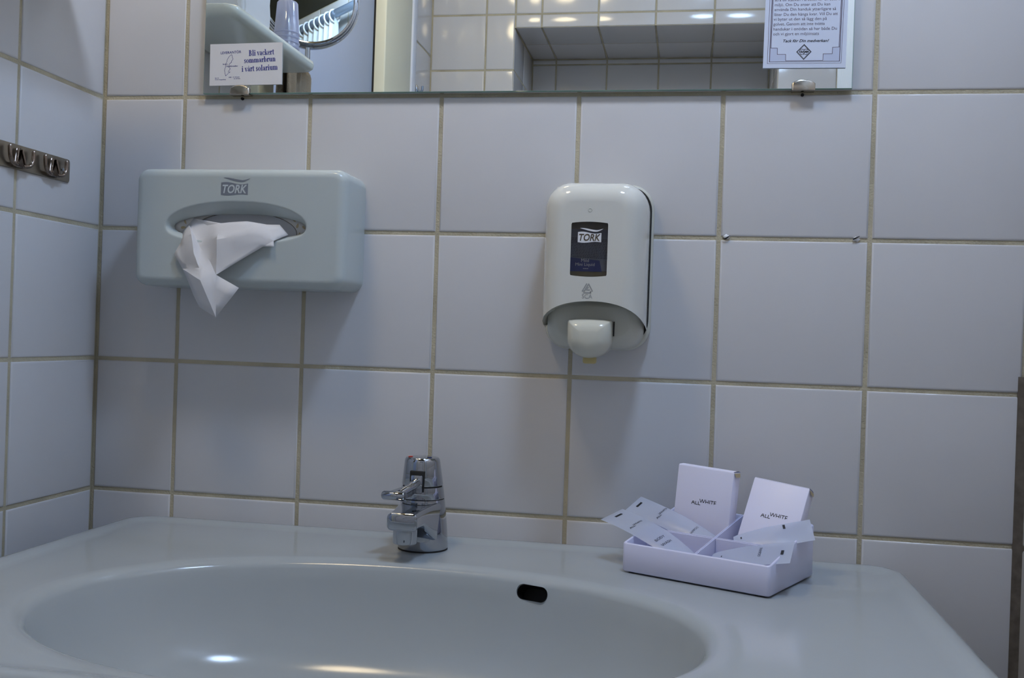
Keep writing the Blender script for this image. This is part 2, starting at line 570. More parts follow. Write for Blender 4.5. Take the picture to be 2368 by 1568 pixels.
def sink_rings():
    N = 224
    angs = [2 * PI * k / N for k in range(N)]
    # extra samples near the corners
    for cx, cy in ((SX0, SY0), (SX1, SY0), (SX0, SY1), (SX1, SY1)):
        a0 = math.atan2(cy - OY, cx - OX)
        angs += [(a0 + d * 0.011) % (2 * PI) for d in range(-9, 10)]
    angs = sorted(set(round(a, 5) for a in angs))

    def out(ins, z, rad=0.034):
        r = []
        for a in angs:
            c, s = math.cos(a), math.sin(a)
            d = rr_ray(c, s, SX0 + ins - OX, SX1 - ins - OX, SY0 + ins - OY, SY1 - ins - OY, max(rad - ins * 0.6, 0.006))
            r.append((OX + c * d, OY + s * d, z))
        return r

    def oval(add_, z, sc_=1.0):
        r = []
        for a in angs:
            c, s = math.cos(a), math.sin(a)
            e = 2.1
            d = 1 / ((abs(c) / (OA + add_)) ** e + (abs(s) / (OB + add_)) ** e) ** (1 / e)
            r.append((OX + c * d * sc_, OY + s * d * sc_, z))
        return r

    rings = [out(0.10, 0.690), out(0.05, 0.700), out(0.012, 0.76), out(0.002, 0.80), out(0.0, 0.825), out(0.0, 0.838),
             out(0.0010, 0.8445), out(0.0035, 0.8485), out(0.0075, 0.8504), out(0.0120, 0.8508), out(0.0165, 0.8503),
             out(0.0210, 0.8488), out(0.0250, 0.8479), out(0.032, ZD)]
    rings += [oval(0.030, ZD), oval(0.018, ZD + 0.0004), oval(0.011, ZD + 0.0001), oval(0.006, ZD - 0.0014), oval(0.002, ZD - 0.0042),
              oval(0.0, ZD - 0.008), oval(0.0, ZD - 0.020, 0.985), oval(0.0, ZD - 0.045, 0.945), oval(0.0, ZD - 0.07, 0.885),
              oval(0.0, ZD - 0.09, 0.80), oval(0.0, ZD - 0.104, 0.67), oval(0.0, ZD - 0.113, 0.48), oval(0.0, ZD - 0.118, 0.28),
              oval(0.0, ZD - 0.120, 0.15)]
    # round towards the drain
    rd = [(OX + 0.022 * math.cos(a), OY + 0.022 * math.sin(a), ZD - 0.121) for a in angs]
    rings.append(rd)
    return rings


v, f = loft(sink_rings(), True, True)
sink_me = fixn(mesh('basin', v, f, 'sink'), angle=55)
sk = thing('washbasin', 'wide white porcelain washbasin with an oval bowl below the mirror', 'washbasin', (0.47, -0.26, 0.690))
sink = add('basin', sink_me)
# overflow slot cut into the bowl wall
OV = Vector((0.5395, -0.1555, 0.8335))
ovn = Vector((-0.30, -0.86, 0.40)).normalized()      # out of the bowl wall
ovr = Vector((0.93, -0.33, 0.0)); ovr = (ovr - ovn * ovr.dot(ovn)).normalized()
ovu = ovn.cross(ovr) * -1
if ovu.z < 0: ovu = -ovu


def capsule2d(hw, hh, k=8):
    return rrect(0, 0, hw, hh, hh * 0.98, k)


def capsule_prism(name, hw, hh, d0, d1, m):
    pts = capsule2d(hw, hh)
    rings = [[OV + ovr * a + ovu * b + ovn * d for a, b in pts] for d in (d0, d1)]
    v, f = loft(rings, True, True)
    return fixn(mesh(name, v, f, m))


cut = add('cutter', capsule_prism('cutter', 0.0155, 0.0068, -0.016, 0.03, 'sink'))
md = sink.modifiers.new('cut', 'BOOLEAN')
md.operation = 'DIFFERENCE'; md.object = cut; md.solver = 'EXACT'
bpy.context.view_layer.update()
nm = bpy.data.meshes.new_from_object(sink.evaluated_get(bpy.context.evaluated_depsgraph_get()))
sink.modifiers.clear()
bpy.data.objects.remove(cut)
sink.data = nm
fixn(nm, angle=55)
sink.parent = sk
sink.location = -Vector(sk.location)
pts = capsule2d(0.0152, 0.0065)
rings = [[OV + ovr * a * s + ovu * b * s + ovn * d - Vector(sk.location) for a, b in pts] for d, s in ((-0.0005, 1.0), (-0.0155, 1.0))]
v, f = loft(rings, False, True)
add('overflow_shade_liner', fixn(mesh('overflow_shade_liner', v, f, 'black')), sk, 'rounded overflow slot with its inner shade painted black')  # black liner puts the shade inside the slot into its colour
dl = Vector((OX, OY, ZD - 0.1205)) - Vector(sk.location)
add('drain_ring', lathe('drain_ring', [(0.013, 0.001), (0.021, 0.0015), (0.023, 0.0), (0.0225, -0.003), (0.013, -0.004)], 'chrome', 32, dl, cap=False), sk)
add('drain_plug', lathe('drain_plug', [(0, 0.004), (0.010, 0.0035), (0.0125, 0.001), (0.0125, -0.003)], 'chrome', 32, dl, cap=False), sk)

# ------------------------------------------------------------------ tap
FX, FY, FZ = 0.4122, -0.064, ZD
fa = thing('basin_tap', 'chrome single-lever mixer tap standing on the washbasin', 'tap', (FX, FY, FZ))


def cone_ring(z, r, lean=True, n=40, dy=0.0):
    sx = -0.0035 * (z / 0.094)
    return [(sx + r * math.cos(2 * PI * k / n), dy + r * math.sin(2 * PI * k / n), z) for k in range(n)]


def cone(name, prof, m='chrome'):
    v, f = loft([cone_ring(z, r) for z, r in prof], True, True)
    return fixn(mesh(name, v, f, m), angle=35)


add('base_seal', cone('base_seal', [(0.0, 0.0254), (0.0015, 0.0254)], 'darkgap'), fa)
body = add('body', cone('body', [(0.0015, 0.0252), (0.003, 0.0256), (0.02, 0.0251), (0.04, 0.0236), (0.0515, 0.0225)]), fa)
add('seam', cone('seam', [(0.0510, 0.0217), (0.0530, 0.0217)], 'darkgap'), fa)
add('ring', cone('ring', [(0.0523, 0.0223), (0.0530, 0.0225), (0.0640, 0.0212)]), fa)
add('gap', cone('gap', [(0.0635, 0.0200), (0.0662, 0.0200)], 'darkgap'), fa)
cap = add('cap', cone('cap', [(0.0655, 0.0208), (0.0662, 0.02105), (0.0890, 0.0182), (0.0915, 0.0176), (0.0930, 0.0163), (0.0934, 0.0140), (0.0936, 0.002)]), fa)
for nm_, mx, mm in (('hot_mark', -0.0135, 'red'), ('cold_mark', 0.0065, 'blue')):
    add(nm_, lathe(nm_, [(0.0025, 0.0937), (0.0025, 0.0941), (0.0005, 0.0942)], mm, 14, (mx - 0.001, -0.006, 0)), cap)

# spout: lofted rounded sections going forward (-Y)
secs = []
for t in range(0, 13):
    s = t / 12
    y = -0.004 - 0.072 * s
    hw = 0.0222 + (0.0148 - 0.0222) * min(1, s * 1.25) ** 0.8
    top = 0.0500 - 0.0022 * s
    bot = 0.004 + 0.0272 * min(1.0, (s / 0.62)) ** 1.1
    secs.append([(px_ - 0.0015, y, pz) for px_, pz in rrect(0, (top + bot) / 2, hw, (top - bot) / 2, 0.0045, 5)])
for ins, dy in ((0.0008, -0.0008), (0.0022, -0.0016)):
    secs.append([(px_ - 0.0015, -0.076 + dy, pz) for px_, pz in rrect(0, (0.0478 + 0.0312) / 2, 0.0148 - ins, 0.0083 - ins, 0.004, 5)])
v, f = loft(secs, True, True)
sp = add('spout', fixn(mesh('spout', v, f, 'chrome'), angle=40), fa)
ae = lathe('aerator', [(0.0105, 0.0315), (0.0118, 0.0312), (0.0118, 0.0180), (0.0112, 0.0172), (0.009, 0.0172), (0.009, 0.020), (0.0005, 0.020)], 'chrome', 36, (-0.0018, -0.0625, 0))
add('aerator', ae, sp)

# lever: block in the front of the cap, blade and grip bar
add('lever_recess', box('lever_recess', (-0.0105, -0.0212, 0.0600), (0.0045, -0.012, 0.0812), 'darkgap', 0.0006), fa)
lv = add('lever', merge('lever', [
    mdata(box('b', (-0.0085, -0.0250, 0.0590), (0.0032, -0.015, 0.0775), 'chrome', 0.0012)),
    mdata(tube('b', smooth_path([(-0.0020, -0.0225, 0.0705), (-0.0060, -0.034, 0.0668), (-0.0125, -0.046, 0.0618)], 5), [0.0046] * 5 + [0.0042] * 5 + [0.004], 'chrome', 12)),
    mdata(fixn(mesh('b', *loft([
        [(-0.0075, -0.018, 0.0680), (-0.0195, -0.018, 0.0640), (-0.0195, -0.018, 0.0610), (-0.0045, -0.018, 0.0590)],
        [(-0.0060, -0.034, 0.0660), (-0.0240, -0.036, 0.0630), (-0.0240, -0.036, 0.0590), (-0.0045, -0.034, 0.0580)],
        [(-0.0080, -0.050, 0.0625), (-0.0270, -0.050, 0.0625), (-0.0270, -0.050, 0.0580), (-0.0080, -0.050, 0.0570)]], True, True), 'chrome')))],
    'chrome', angle=35), fa)
gb = [(-0.0300, 0.0015), (-0.0292, 0.0034), (-0.0275, 0.0044), (-0.0080, 0.0046), (-0.0068, 0.0040), (-0.0064, 0.0020)]
v, f = loft([[(x, -0.0515 + r * math.cos(2 * PI * k / 20), 0.0603 + r * math.sin(2 * PI * k / 20)) for k in range(20)] for x, r in gb], True, True)
add('grip', fixn(mesh('grip', v, f, 'chrome'), angle=50), lv)


# ------------------------------------------------------------------ printed logo shared by the two dispensers
def wave_flag(fr, x, y, wd, flag_m, letter_m, parent, sw_m=None):
    """banner with a wavy top and bottom, a swoosh above it and the four letters on it; (x, y) = lower left"""
    k = wd / 0.030
    n = 14
    top = [(x + k * 0.0298 * i / n, y + k * (0.0128 + 0.0012 * math.sin(i / n * 2 * PI * 0.9 + 0.5))) for i in range(n + 1)]
    bot = [(x + k * 0.0298 * i / n, y + k * (0.0006 - 0.0007 * math.sin(i / n * 2 * PI * 0.95 + 0.1))) for i in range(n + 1)]
    vs_, fs = [], []
    for i in range(n + 1):
        vs_ += [fr.p(*top[i]), fr.p(*bot[i])]
    for i in range(n):
        fs.append((2 * i, 2 * i + 1, 2 * i + 3, 2 * i + 2))
    a0 = len(vs_)
    for i in range(n + 1):
        s = i / n
        cy = 0.0168 - 0.0018 * math.sin((s - 0.33) * PI * 1.15) + 0.0036 * max(0, s - 0.72) ** 1.2 * 3.0
        th = 0.0011 * math.sin(PI * min(1, s * 1.0)) ** 0.7 + 0.00008
        xx = 0.0025 + 0.0295 * s
        vs_ += [fr.p(x + k * xx, y + k * (cy + th)), fr.p(x + k * xx, y + k * (cy - th))]
    for i in range(n):
        b = a0 + 2 * i
        fs.append((b, b + 1, b + 3, b + 2))
    lg = add('logo', mesh('logo', vs_, fs, flag_m), parent)
    v2, f2 = text(fr, 'TORK', 0.0122 * k, x + k * 0.0014, y + k * 0.0026, bold=0.022, shear=0.22, sx=0.80, l=fr.lift + 0.00015)
    xs = [fr.r.dot(q - fr.o) for q in v2]
    sc_ = (0.0272 * k) / (max(xs) - min(xs))
    x0 = min(xs)
    v2 = [q + fr.r * ((fr.r.dot(q - fr.o) - x0) * (sc_ - 1) + (x + k * 0.0016 - x0)) for q in v2]
    add('letters', mesh('letters', v2, f2, letter_m), lg)
    return lg


# ------------------------------------------------------------------ tissue dispenser
TX0, TX1, TZ0, TZ1, TD = 0.0800, 0.3175, 1.1090, 1.2352, 0.065
td = thing('tissue_dispenser', 'pale grey plastic tissue dispenser with an oval slot, on the tiled wall', 'dispenser', ((TX0 + TX1) / 2, 0, TZ0))
TO = Vector(td.location)
SCX, SCZ = 0.1962, 1.1735
N = 160
angs = [2 * PI * k / N for k in range(N)]
for cx, cz in ((TX0, TZ0), (TX1, TZ0), (TX0, TZ1), (TX1, TZ1)):
    a0 = math.atan2(cz - SCZ, cx - SCX)
    angs += [(a0 + d * 0.010) % (2 * PI) for d in range(-8, 9)]
angs = sorted(set(round(a, 5) for a in angs))


def t_out(ins, y):
    r = []
    rad = max(0.013 - ins * 0.8, 0.004)
    for a in angs:
        c, s = math.cos(a), math.sin(a)
        d = rr_ray(c, s, TX0 + ins - SCX, TX1 - ins - SCX, TZ0 + ins - SCZ, TZ1 - ins - SCZ, rad)
        r.append(Vector((SCX + c * d, y, SCZ + s * d)) - TO)
    return r


def t_slot(hw, up, dn, y, e=2.5, eu=2.1, cz=0.0):
    r = []
    for a in angs:
        c, s = math.cos(a), math.sin(a)
        h = up if s > 0 else dn
        ee = eu if s > 0 else e
        d = 1 / ((abs(c) / hw) ** ee + (abs(s) / h) ** ee) ** (1 / ee)
        r.append(Vector((SCX + c * d, y, SCZ + s * d + cz)) - TO)
    return r


rings = [t_out(0.0, 0.0), t_out(0.0, -0.054), t_out(0.0008, -0.0585), t_out(0.0025, -0.0618), t_out(0.0055, -0.0643), t_out(0.0090, -TD),
         t_out(0.0100, -TD),
         t_slot(0.0815, 0.0278, 0.0195, -TD), t_slot(0.0800, 0.0262, 0.0180, -TD), t_slot(0.0790, 0.0254, 0.0172, -TD + 0.0006), t_slot(0.0765, 0.0150, 0.0128, -TD + 0.0090),
         t_slot(0.0755, 0.0138, 0.0118, -TD + 0.0105), t_slot(0.0755, 0.0138, 0.0118, -TD + 0.0130)]
v, f = loft(rings)
add('cover', fixn(mesh('cover', v, f, 'tork_grey'), angle=40), td)
wave_flag(Frame(Vector((0.1792, -TD, 1.2058)) - TO, (1, 0, 0), (0, 0, 1), 0.00015), 0, 0, 0.0305, 'logo_grey', 'logo_light', td)

# folded carton of tissues inside it
tc_ = thing('tissue_carton', 'white tissue carton with tan leaf print inside the slot of the dispenser', 'carton', ((TX0 + TX1) / 2, -0.03, TZ0 + 0.010))
CO = Vector(tc_.location)


def c_rect(y):
    r = []
    for a in angs:
        c, s = math.cos(a), math.sin(a)
        d = rr_ray(c, s, TX0 + 0.01 - SCX, TX1 - 0.01 - SCX, TZ0 + 0.01 - SCZ, TZ1 - 0.01 - SCZ, 0.003)
        r.append(Vector((SCX + c * d, y, SCZ + s * d)) - CO)
    return r


def c_ov(hw, h, y, dx=0.0, dz=0.0):
    return [Vector((SCX + dx + hw * math.cos(a), y, SCZ + dz + h * math.sin(a))) - CO for a in angs]


v, f = loft([c_rect(-0.006), c_rect(-0.0505), c_ov(0.0605, 0.0225, -0.0505, 0.003, -0.006), c_ov(0.0602, 0.0222, -0.0490, 0.003, -0.006)], True, False)
add('carton_shell', fixn(mesh('carton_shell', v, f, 'floral_box'), angle=30), tc_)
v, f = loft([c_ov(0.0607, 0.0227, -0.0507, 0.003, -0.006), c_ov(0.0601, 0.0221, -0.0508, 0.003, -0.006)])
add('opening_edge', mesh('opening_edge', v, f, 'logo_brown'), tc_)
v, f = loft([c_ov(0.0600, 0.0222, -0.0485, 0.003, -0.006), c_ov(0.0480, 0.0150, -0.0450, 0.003, -0.006), c_ov(0.003, 0.003, -0.0440, 0.003, -0.006)], False, True)
add('inner_film', fixn(mesh('inner_film', v, f, 'wrap'), angle=60), tc_)
lf = Frame(Vector((SCX, -0.0506, SCZ)) - CO, (1, 0, 0), (0, 0, 1), 0.0001)
leaf = [(0.0030 * math.cos(2 * PI * k / 14), 0.0014 * math.sin(2 * PI * k / 14) * (1 - 0.35 * math.cos(2 * PI * k / 14))) for k in range(14)]
for lx, lz, la, ls in ((-0.0660, -0.0008, 0.1, 1.0), (-0.0640, 0.0050, -1.1, 0.8), (-0.0720, -0.0060, 0.5, 0.7), (0.0640, 0.0030, 1.3, 0.9), (0.0665, -0.0070, 1.5, 1.0),
                       (0.0712, 0.0010, -0.8, 0.8), (0.0600, 0.0090, -0.9, 0.9)):
    c, s = math.cos(la), math.sin(la)
    v, f = poly(lf, [(lx + ls * (a * c - b * s), lz + ls * (a * s + b * c)) for a, b in leaf])
    add('printed_leaf', mesh('printed_leaf', v, f, 'leaf'), tc_)

# tissue hanging out: hand-laid folds
TV = dict(A=(0.1303, -0.0515, 1.1687), B=(0.1376, -0.0530, 1.1760), C=(0.1423, -0.0510, 1.1828), D=(0.1801, -0.0640, 1.1765), E=(0.2099, -0.0665, 1.1787), F=(0.2312, -0.0630, 1.1758), G=(0.2431, -0.0570, 1.1765), H=(0.2523, -0.0560, 1.1662), I=(0.2415, -0.0680, 1.1584), J=(0.2432, -0.0710, 1.1522), K=(0.2311, -0.0710, 1.1520), L=(0.1837, -0.0790, 1.1208), M=(0.2112, -0.0830, 1.1076), N=(0.1845, -0.0780, 1.0764), O=(0.1636, -0.0745, 1.0865), P=(0.1417, -0.0710, 1.1266), Q=(0.1300, -0.0690, 1.1421), R=(0.1371, -0.0680, 1.1556), S=(0.1702, -0.0870, 1.1143), T=(0.1649, -0.0800, 1.1276), U=(0.1835, -0.0800, 1.1576), V=(0.2012, -0.0765, 1.1615), W=(0.2192, -0.0745, 1.1599), X=(0.1583, -0.0675, 1.1512), Y=(0.1516, -0.0740, 1.1636), Z=(0.1753, -0.0745, 1.1336), a=(0.1575, -0.0790, 1.1430), b=(0.2014, -0.0755, 1.1441), c=(0.1816, -0.0730, 1.1678), d=(0.2241, -0.0720, 1.1685), e=(0.1608, -0.0575, 1.1746))
keys = list(TV)
tv = [Vector(TV[k]) for k in keys]
ti = {k: i for i, k in enumerate(keys)}
tfaces = ['ARY', 'AYB', 'RQP', 'RPa', 'RaY', 'PTa', 'YaX', 'aTX', 'POS', 'PST', 'ONS', 'SNL', 'LNM', 'TSZ', 'SLZ', 'BYX', 'BXe', 'CBe', 'CeD',
          'eXc', 'eDc', 'cXU', 'UXZ', 'XTZ', 'UZL', 'DEc', 'cEV', 'cVU', 'EFd', 'EdV', 'dWV', 'FGI', 'FId', 'dIW', 'GHI', 'IJK', 'IKW', 'UVb', 'VWb', 'WKb', 'UbL', 'bKL']
tme = mesh('facial_tissue', tv, [tuple(ti[c] for c in q) for q in tfaces], 'tissue')
bm = bmesh.new(); bm.from_mesh(tme)
bmesh.ops.subdivide_edges(bm, edges=bm.edges[:], cuts=2, use_grid_fill=True, smooth=0.18)
rr = random.Random(3)
for q in bm.verts:
    q.co.y += rr.uniform(-0.0006, 0.0006)
bmesh.ops.recalc_face_normals(bm, faces=bm.faces)
bm.to_mesh(tme); bm.free()
tme.shade_smooth()
bm = bmesh.new(); bm.from_mesh(tme)
for e in bm.edges:
    if len(e.link_faces) == 2 and e.calc_face_angle(0) > math.radians(28): e.smooth = False
bm.to_mesh(tme); bm.free()
ft = add('facial_tissue', tme, None, 'crumpled white facial tissue hanging out of the dispenser slot', 'tissue')
md = ft.modifiers.new('thick', 'SOLIDIFY'); md.thickness = 0.0002

# ------------------------------------------------------------------ soap dispenser
CX, CZT, CZB, HW = 0.5772, 1.2250, 1.0745, 0.0525
sd = thing('soap_dispenser', 'white wall soap dispenser with a dark window and rounded push pad', 'dispenser', (CX, 0, 1.0565))
SO = Vector(sd.location)


def prism(name, pts, ys, m, ins=None, angle=40, cap0=True):
    """2D outline fn(inset) lofted along y"""
    rings = [[Vector((a, y, b)) - SO for a, b in pts(i)] for y, i in ys]
    v, f = loft(rings, cap0, True)
    return fixn(mesh(name, v, f, m), angle=angle)


add('back_plate', prism('back_plate', lambda i: rrect(CX + 0.0006, 1.1424, 0.0552 - i, 0.0862 - i, 0.025 - i, 8),
                        [(0.0, 0.0), (-0.0105, 0.0), (-0.0130, 0.0014), (-0.0138, 0.0035)], 'soap_base'), sd)
add('gap_shade_body', prism('gap_shade_body', lambda i: rrect(CX + 0.0010, 1.1440, 0.0527 - i, 0.0818 - i, 0.025, 8),
                        [(-0.013, 0.0), (-0.019, 0.0)], 'darkgap'), sd)  # near-black filler painting the shade in the gap between plate and cover


def cover_outline(i):
    """cover seen from the front, inset i; the foot is an arch between two side legs"""
    l, r, t = CX - HW + i, CX + HW - i, CZT - i * 1.0
    rad = max(0.027 - i * 0.75, 0.012)
    pts = []
    for k in range(9):
        a = PI / 2 * k / 8
        pts.append((r - rad + rad * math.cos(a), t - rad + rad * math.sin(a)))
    for k in range(9):
        a = PI / 2 + PI / 2 * k / 8
        pts.append((l + rad + rad * math.cos(a), t - rad + rad * math.sin(a)))
    w0 = HW - i
    def az(x): return 1.0770 + 0.0270 * max(0.0, 1 - abs(x / HW) ** 2.1) ** 0.5
    zl = az(w0)
    for k in range(1, 7):
        pts.append((l, t - rad + (zl - (t - rad)) * k / 6))
    for k in range(1, 30):
        x = -w0 + 2 * w0 * k / 30
        pts.append((CX + x, az(x)))
    for k in range(6, 0, -1):
        pts.append((r, t - rad + (zl - (t - rad)) * k / 6))
    return pts


def win_outline(g=0.0):
    """window: slightly bowed top and bottom, rounded corners"""
    pts = []
    wx, z0, z1 = 0.0180 - g, 1.1290 + g, 1.1805 - g
    for k in range(13):
        s = -1 + 2 * k / 12
        pts.append((0.5735 + wx * s * 0.97, z0 - 0.0012 * (1 - s * s)))
    pts.append((0.5735 + wx, z0 + 0.0014))
    pts.append((0.5735 + wx, z1 - 0.0014))
    for k in range(13):
        s = 1 - 2 * k / 12
        pts.append((0.5735 + wx * s * 0.97, z1 + 0.0012 * (1 - s * s)))
    pts.append((0.5735 - wx, z1 - 0.0014))
    pts.append((0.5735 - wx, z0 + 0.0014))
    return pts


ys = [(-0.0185, 0.0012), (-0.0180, 0.0), (-0.0400, 0.0004), (-0.0560, 0.0016), (-0.0670, 0.0045), (-0.0735, 0.0085), (-0.0775, 0.0135), (-0.0795, 0.0185), (-0.0800, 0.0225), (-0.0800, 0.0232)]
rings = [[Vector((a, y, b)) - SO for a, b in cover_outline(i)] for y, i in ys]
v, f = loft(rings)
bm = bmesh.new()
bv = [bm.verts.new(p) for p in v]
for q in f: bm.faces.new([bv[i] for i in q])
n = len(rings[0])
inner = bv[-n:]
outer_e = [bm.edges.get((inner[i], inner[(i + 1) % n])) for i in range(n)]
wo = win_outline()
wv = [bm.verts.new(Vector((a, -0.0800, b)) - SO) for a, b in wo]
we = [bm.edges.new((wv[i], wv[(i + 1) % len(wv)])) for i in range(len(wv))]
bmesh.ops.triangle_fill(bm, edges=outer_e + we, use_beauty=True)
wv2 = [bm.verts.new(Vector((a, -0.0780, b)) - SO) for a, b in wo]
for i in range(len(wv)):
    j = (i + 1) % len(wv)
    bm.faces.new((wv[i], wv[j], wv2[j], wv2[i]))
me = bpy.data.meshes.new('cover')
bm.to_mesh(me); bm.free()
me.materials.append(M['soap_white'])
cov = add('cover', fixn(me, angle=40), sd)
sm = cov.modifiers.new('shell', 'SOLIDIFY'); sm.thickness = 0.0016; sm.offset = -1
sb = Frame(Vector((0, -0.0800, 0)) - SO, (1, 0, 0), (0, 0, 1), 0.00015)
v, f = loft([[sb.p(0.5734 + r * math.cos(2 * PI * k / 20), 1.1933 + r * math.sin(2 * PI * k / 20), h) for k in range(20)] for r, h in ((0.0021, 0), (0.0019, 0.0003), (0.0015, 0.0003), (0.0013, 0))])
add('button_ring', fixn(mesh('button_ring', v, f, 'soap_base'), angle=60), cov)
# interlocked triangle mark and letters
def tri_band(pts, wd):
    return ribbon(sb, pts, wd)
mk = []
c0x, c0z = 0.5730, 1.1165
for kq, q in enumerate(([(-0.0046, -0.0026), (-0.0004, 0.0047)], [(-0.0052, -0.0028), (-0.0020, -0.0028)], [(0.0012, 0.0047), (0.0053, -0.0028), (0.0032, -0.0028)],
          [(0.0009, 0.0036), (-0.0024, -0.0024)], [(0.0012, 0.0012), (-0.0006, -0.0016), (0.0026, -0.0016)], [(-0.0036, -0.0044), (0.0040, -0.0044), (0.0030, -0.0030)])):
    mk.append(ribbon(sb, [(c0x + a, c0z + b) for a, b in q], 0.0010, l=0.00015 + 0.00002 * kq))
mk.append(text(sb, 'SCA', 0.0062, c0x, c0z - 0.0100, 'CENTER', sx=0.92))
add('maker_mark', merge('maker_mark', mk, 'sca_grey'), cov)

# window pane with white print
v, f = poly(Frame(Vector((0, -0.0788, 0)) - SO, (1, 0, 0), (0, 0, 1)), wo, 0.0)
pane = add('window_pane', mesh('window_pane', v, f, 'pane'), sd, 'smoked window pane')
wave_flag(Frame(Vector((0.5620, -0.0788, 1.1612)) - SO, (1, 0, 0), (0, 0, 1), 0.00015), 0, 0, 0.0232, 'logo_white', 'logo_brown', pane)
# lower housing, push pad, slots, nozzle
def low_outline(i):
    return rrect(CX, 1.0850, 0.0492 - i, 0.0270 - i, 0.020 - i * 0.6, 8)
add('lower_housing', prism('lower_housing', low_outline, [(-0.012, -0.001), (-0.030, 0.0), (-0.044, 0.0022), (-0.0515, 0.0070), (-0.0540, 0.0120), (-0.0542, 0.0130)], 'soap_base'), sd)


def pad_outline(i):
    cx, cz, hw, zt, zb = 0.5755, 1.0690, 0.0222, 1.0862, 1.0475
    pts = [(cx + hw, zt - 0.002), (cx + hw - 0.0012, zt - 0.0004)]
    for k in range(1, 8):
        pts.append((cx + (hw - 0.0012) * (1 - k / 4), zt + 0.0010 * (1 - (1 - k / 4) ** 2)))
    pts += [(cx - hw + 0.0012, zt - 0.0004), (cx - hw, zt - 0.002), (cx - hw, 1.0700)]
    for k in range(0, 17):
        a = PI + PI * k / 16
        pts.append((cx + hw * math.cos(a), 1.0665 + (1.0665 - zb) * math.sin(a)))
    pts.append((cx + hw, 1.0700))
    kx, kz = 1 - i / hw, 1 - i / 0.0195
    return [(cx + (a - cx) * kx, cz + (b - cz) * kz) for a, b in pts]


add('push_pad', prism('push_pad', pad_outline, [(-0.030, 0.0004), (-0.064, 0.0), (-0.0710, 0.0006), (-0.0765, 0.0022), (-0.0800, 0.0046), (-0.0825, 0.0080), (-0.0838, 0.0115), (-0.0843, 0.0140)], 'pad'), sd, 'translucent white push pad')
for sx_ in (-0.0226, 0.0232):
    add('slot', box('slot', Vector((0.5755 + sx_ - 0.0005, -0.0560, 1.0705 if sx_ > 0 else 1.0810)) - SO, Vector((0.5755 + sx_ + 0.0005, -0.0500, 1.0850)) - SO, 'black'), sd)
add('nozzle', box('nozzle', Vector((0.5698, -0.0700, 1.0425)) - SO, Vector((0.5830, -0.0580, 1.0500)) - SO, 'amber', 0.002), sd)

# soap bottle behind the window
bt = thing('soap_bottle', 'amber soap bottle with grey and blue label behind the dispenser window', 'bottle', (0.5760, -0.046, 1.115))
BO = Vector(bt.location)
v, f = loft([[Vector((a, -0.046 + b, z)) - BO for a, b in rrect(0.5760, 0, hw, 0.0255 * hw / 0.034, 0.010, 5)] for z, hw in
             ((1.115, 0.026), (1.118, 0.033), (1.124, 0.034), (1.186, 0.034), (1.192, 0.031), (1.196, 0.022))], True, True)
add('bottle_body', fixn(mesh('bottle_body', v, f, 'bottle'), angle=40), bt)
fl = Frame(Vector((0.5735, -0.0717, 0)) - BO, (1, 0, 0), (0, 0, 1), 0.0001)
v, f = poly(fl, [(-0.022, 1.1335), (0.0125, 1.1335), (0.0100, 1.1445), (-0.022, 1.1475)], 0.0002)
lab = add('label', mesh('label', *poly(fl, [(-0.022, 1.1340), (0.021, 1.1340), (0.021, 1.1752), (-0.022, 1.1752)], 0.0001), 'label_grey'), bt)
add('label_band', mesh('label_band', v, f, 'label_blue'), lab)
ln = []
rr = random.Random(5)
for k in range(13):
    z = 1.1655 - k * 0.00152
    x = -0.0200
    while x < 0.019:
        wl_ = rr.uniform(0.0006, 0.0026)
        if not (z < 1.147 and x < 0.0105):
            ln.append(poly(fl, [(x, z - 0.00036 - x * 0.05), (x + wl_, z - 0.00036 - x * 0.05), (x + wl_, z + 0.00036 - x * 0.05), (x, z + 0.00036 - x * 0.05)], 0.0003))
        x += wl_ + 0.0005
add('label_text', merge('label_text', ln, 'label_line'), lab)
lt = [text(fl, 'Mild', 0.0048, -0.0085, 1.1428, l=0.0004), text(fl, 'Mini Liquid', 0.0044, -0.0140, 1.1390, l=0.0004)] + [poly(fl, [(a, 1.1360), (a + 0.0014, 1.1360), (a + 0.0014, 1.1366), (a, 1.1366)], 0.0004) for a in (-0.0060, -0.0042, -0.0024)]
add('label_name', merge('label_name', lt, 'logo_white'), lab)

# ------------------------------------------------------------------ mirror
MX0, MX1, MZ0, MZ1, MY = 0.1250, 0.8262, 1.3280, 2.0000, -0.0068
mr = thing('wall_mirror', 'frameless rectangular wall mirror above the tissue and soap dispensers', 'mirror', ((MX0 + MX1) / 2, 0, MZ0))
MO = Vector(mr.location)
bm = bmesh.new()
lo, hi = Vector((MX0, MY, MZ0)) - MO, Vector((MX1, -0.0022, MZ1)) - MO
bmesh.ops.create_cube(bm, size=1, matrix=Matrix.Translation((lo + hi) / 2) @ Matrix.Diagonal((*(hi - lo), 1)))
bmesh.ops.bevel(bm, geom=[e for e in bm.edges if all(q.co.y < -0.004 for q in e.verts)], offset=0.0006, segments=1, affect='EDGES')
for q in bm.faces:
    q.material_index = 0 if q.normal.y < -0.99 else 1
me = bpy.data.meshes.new('glass'); bm.to_mesh(me); bm.free()
me.materials.append(M['mirror']); me.materials.append(M['glass_edge'])
add('glass', me, mr)
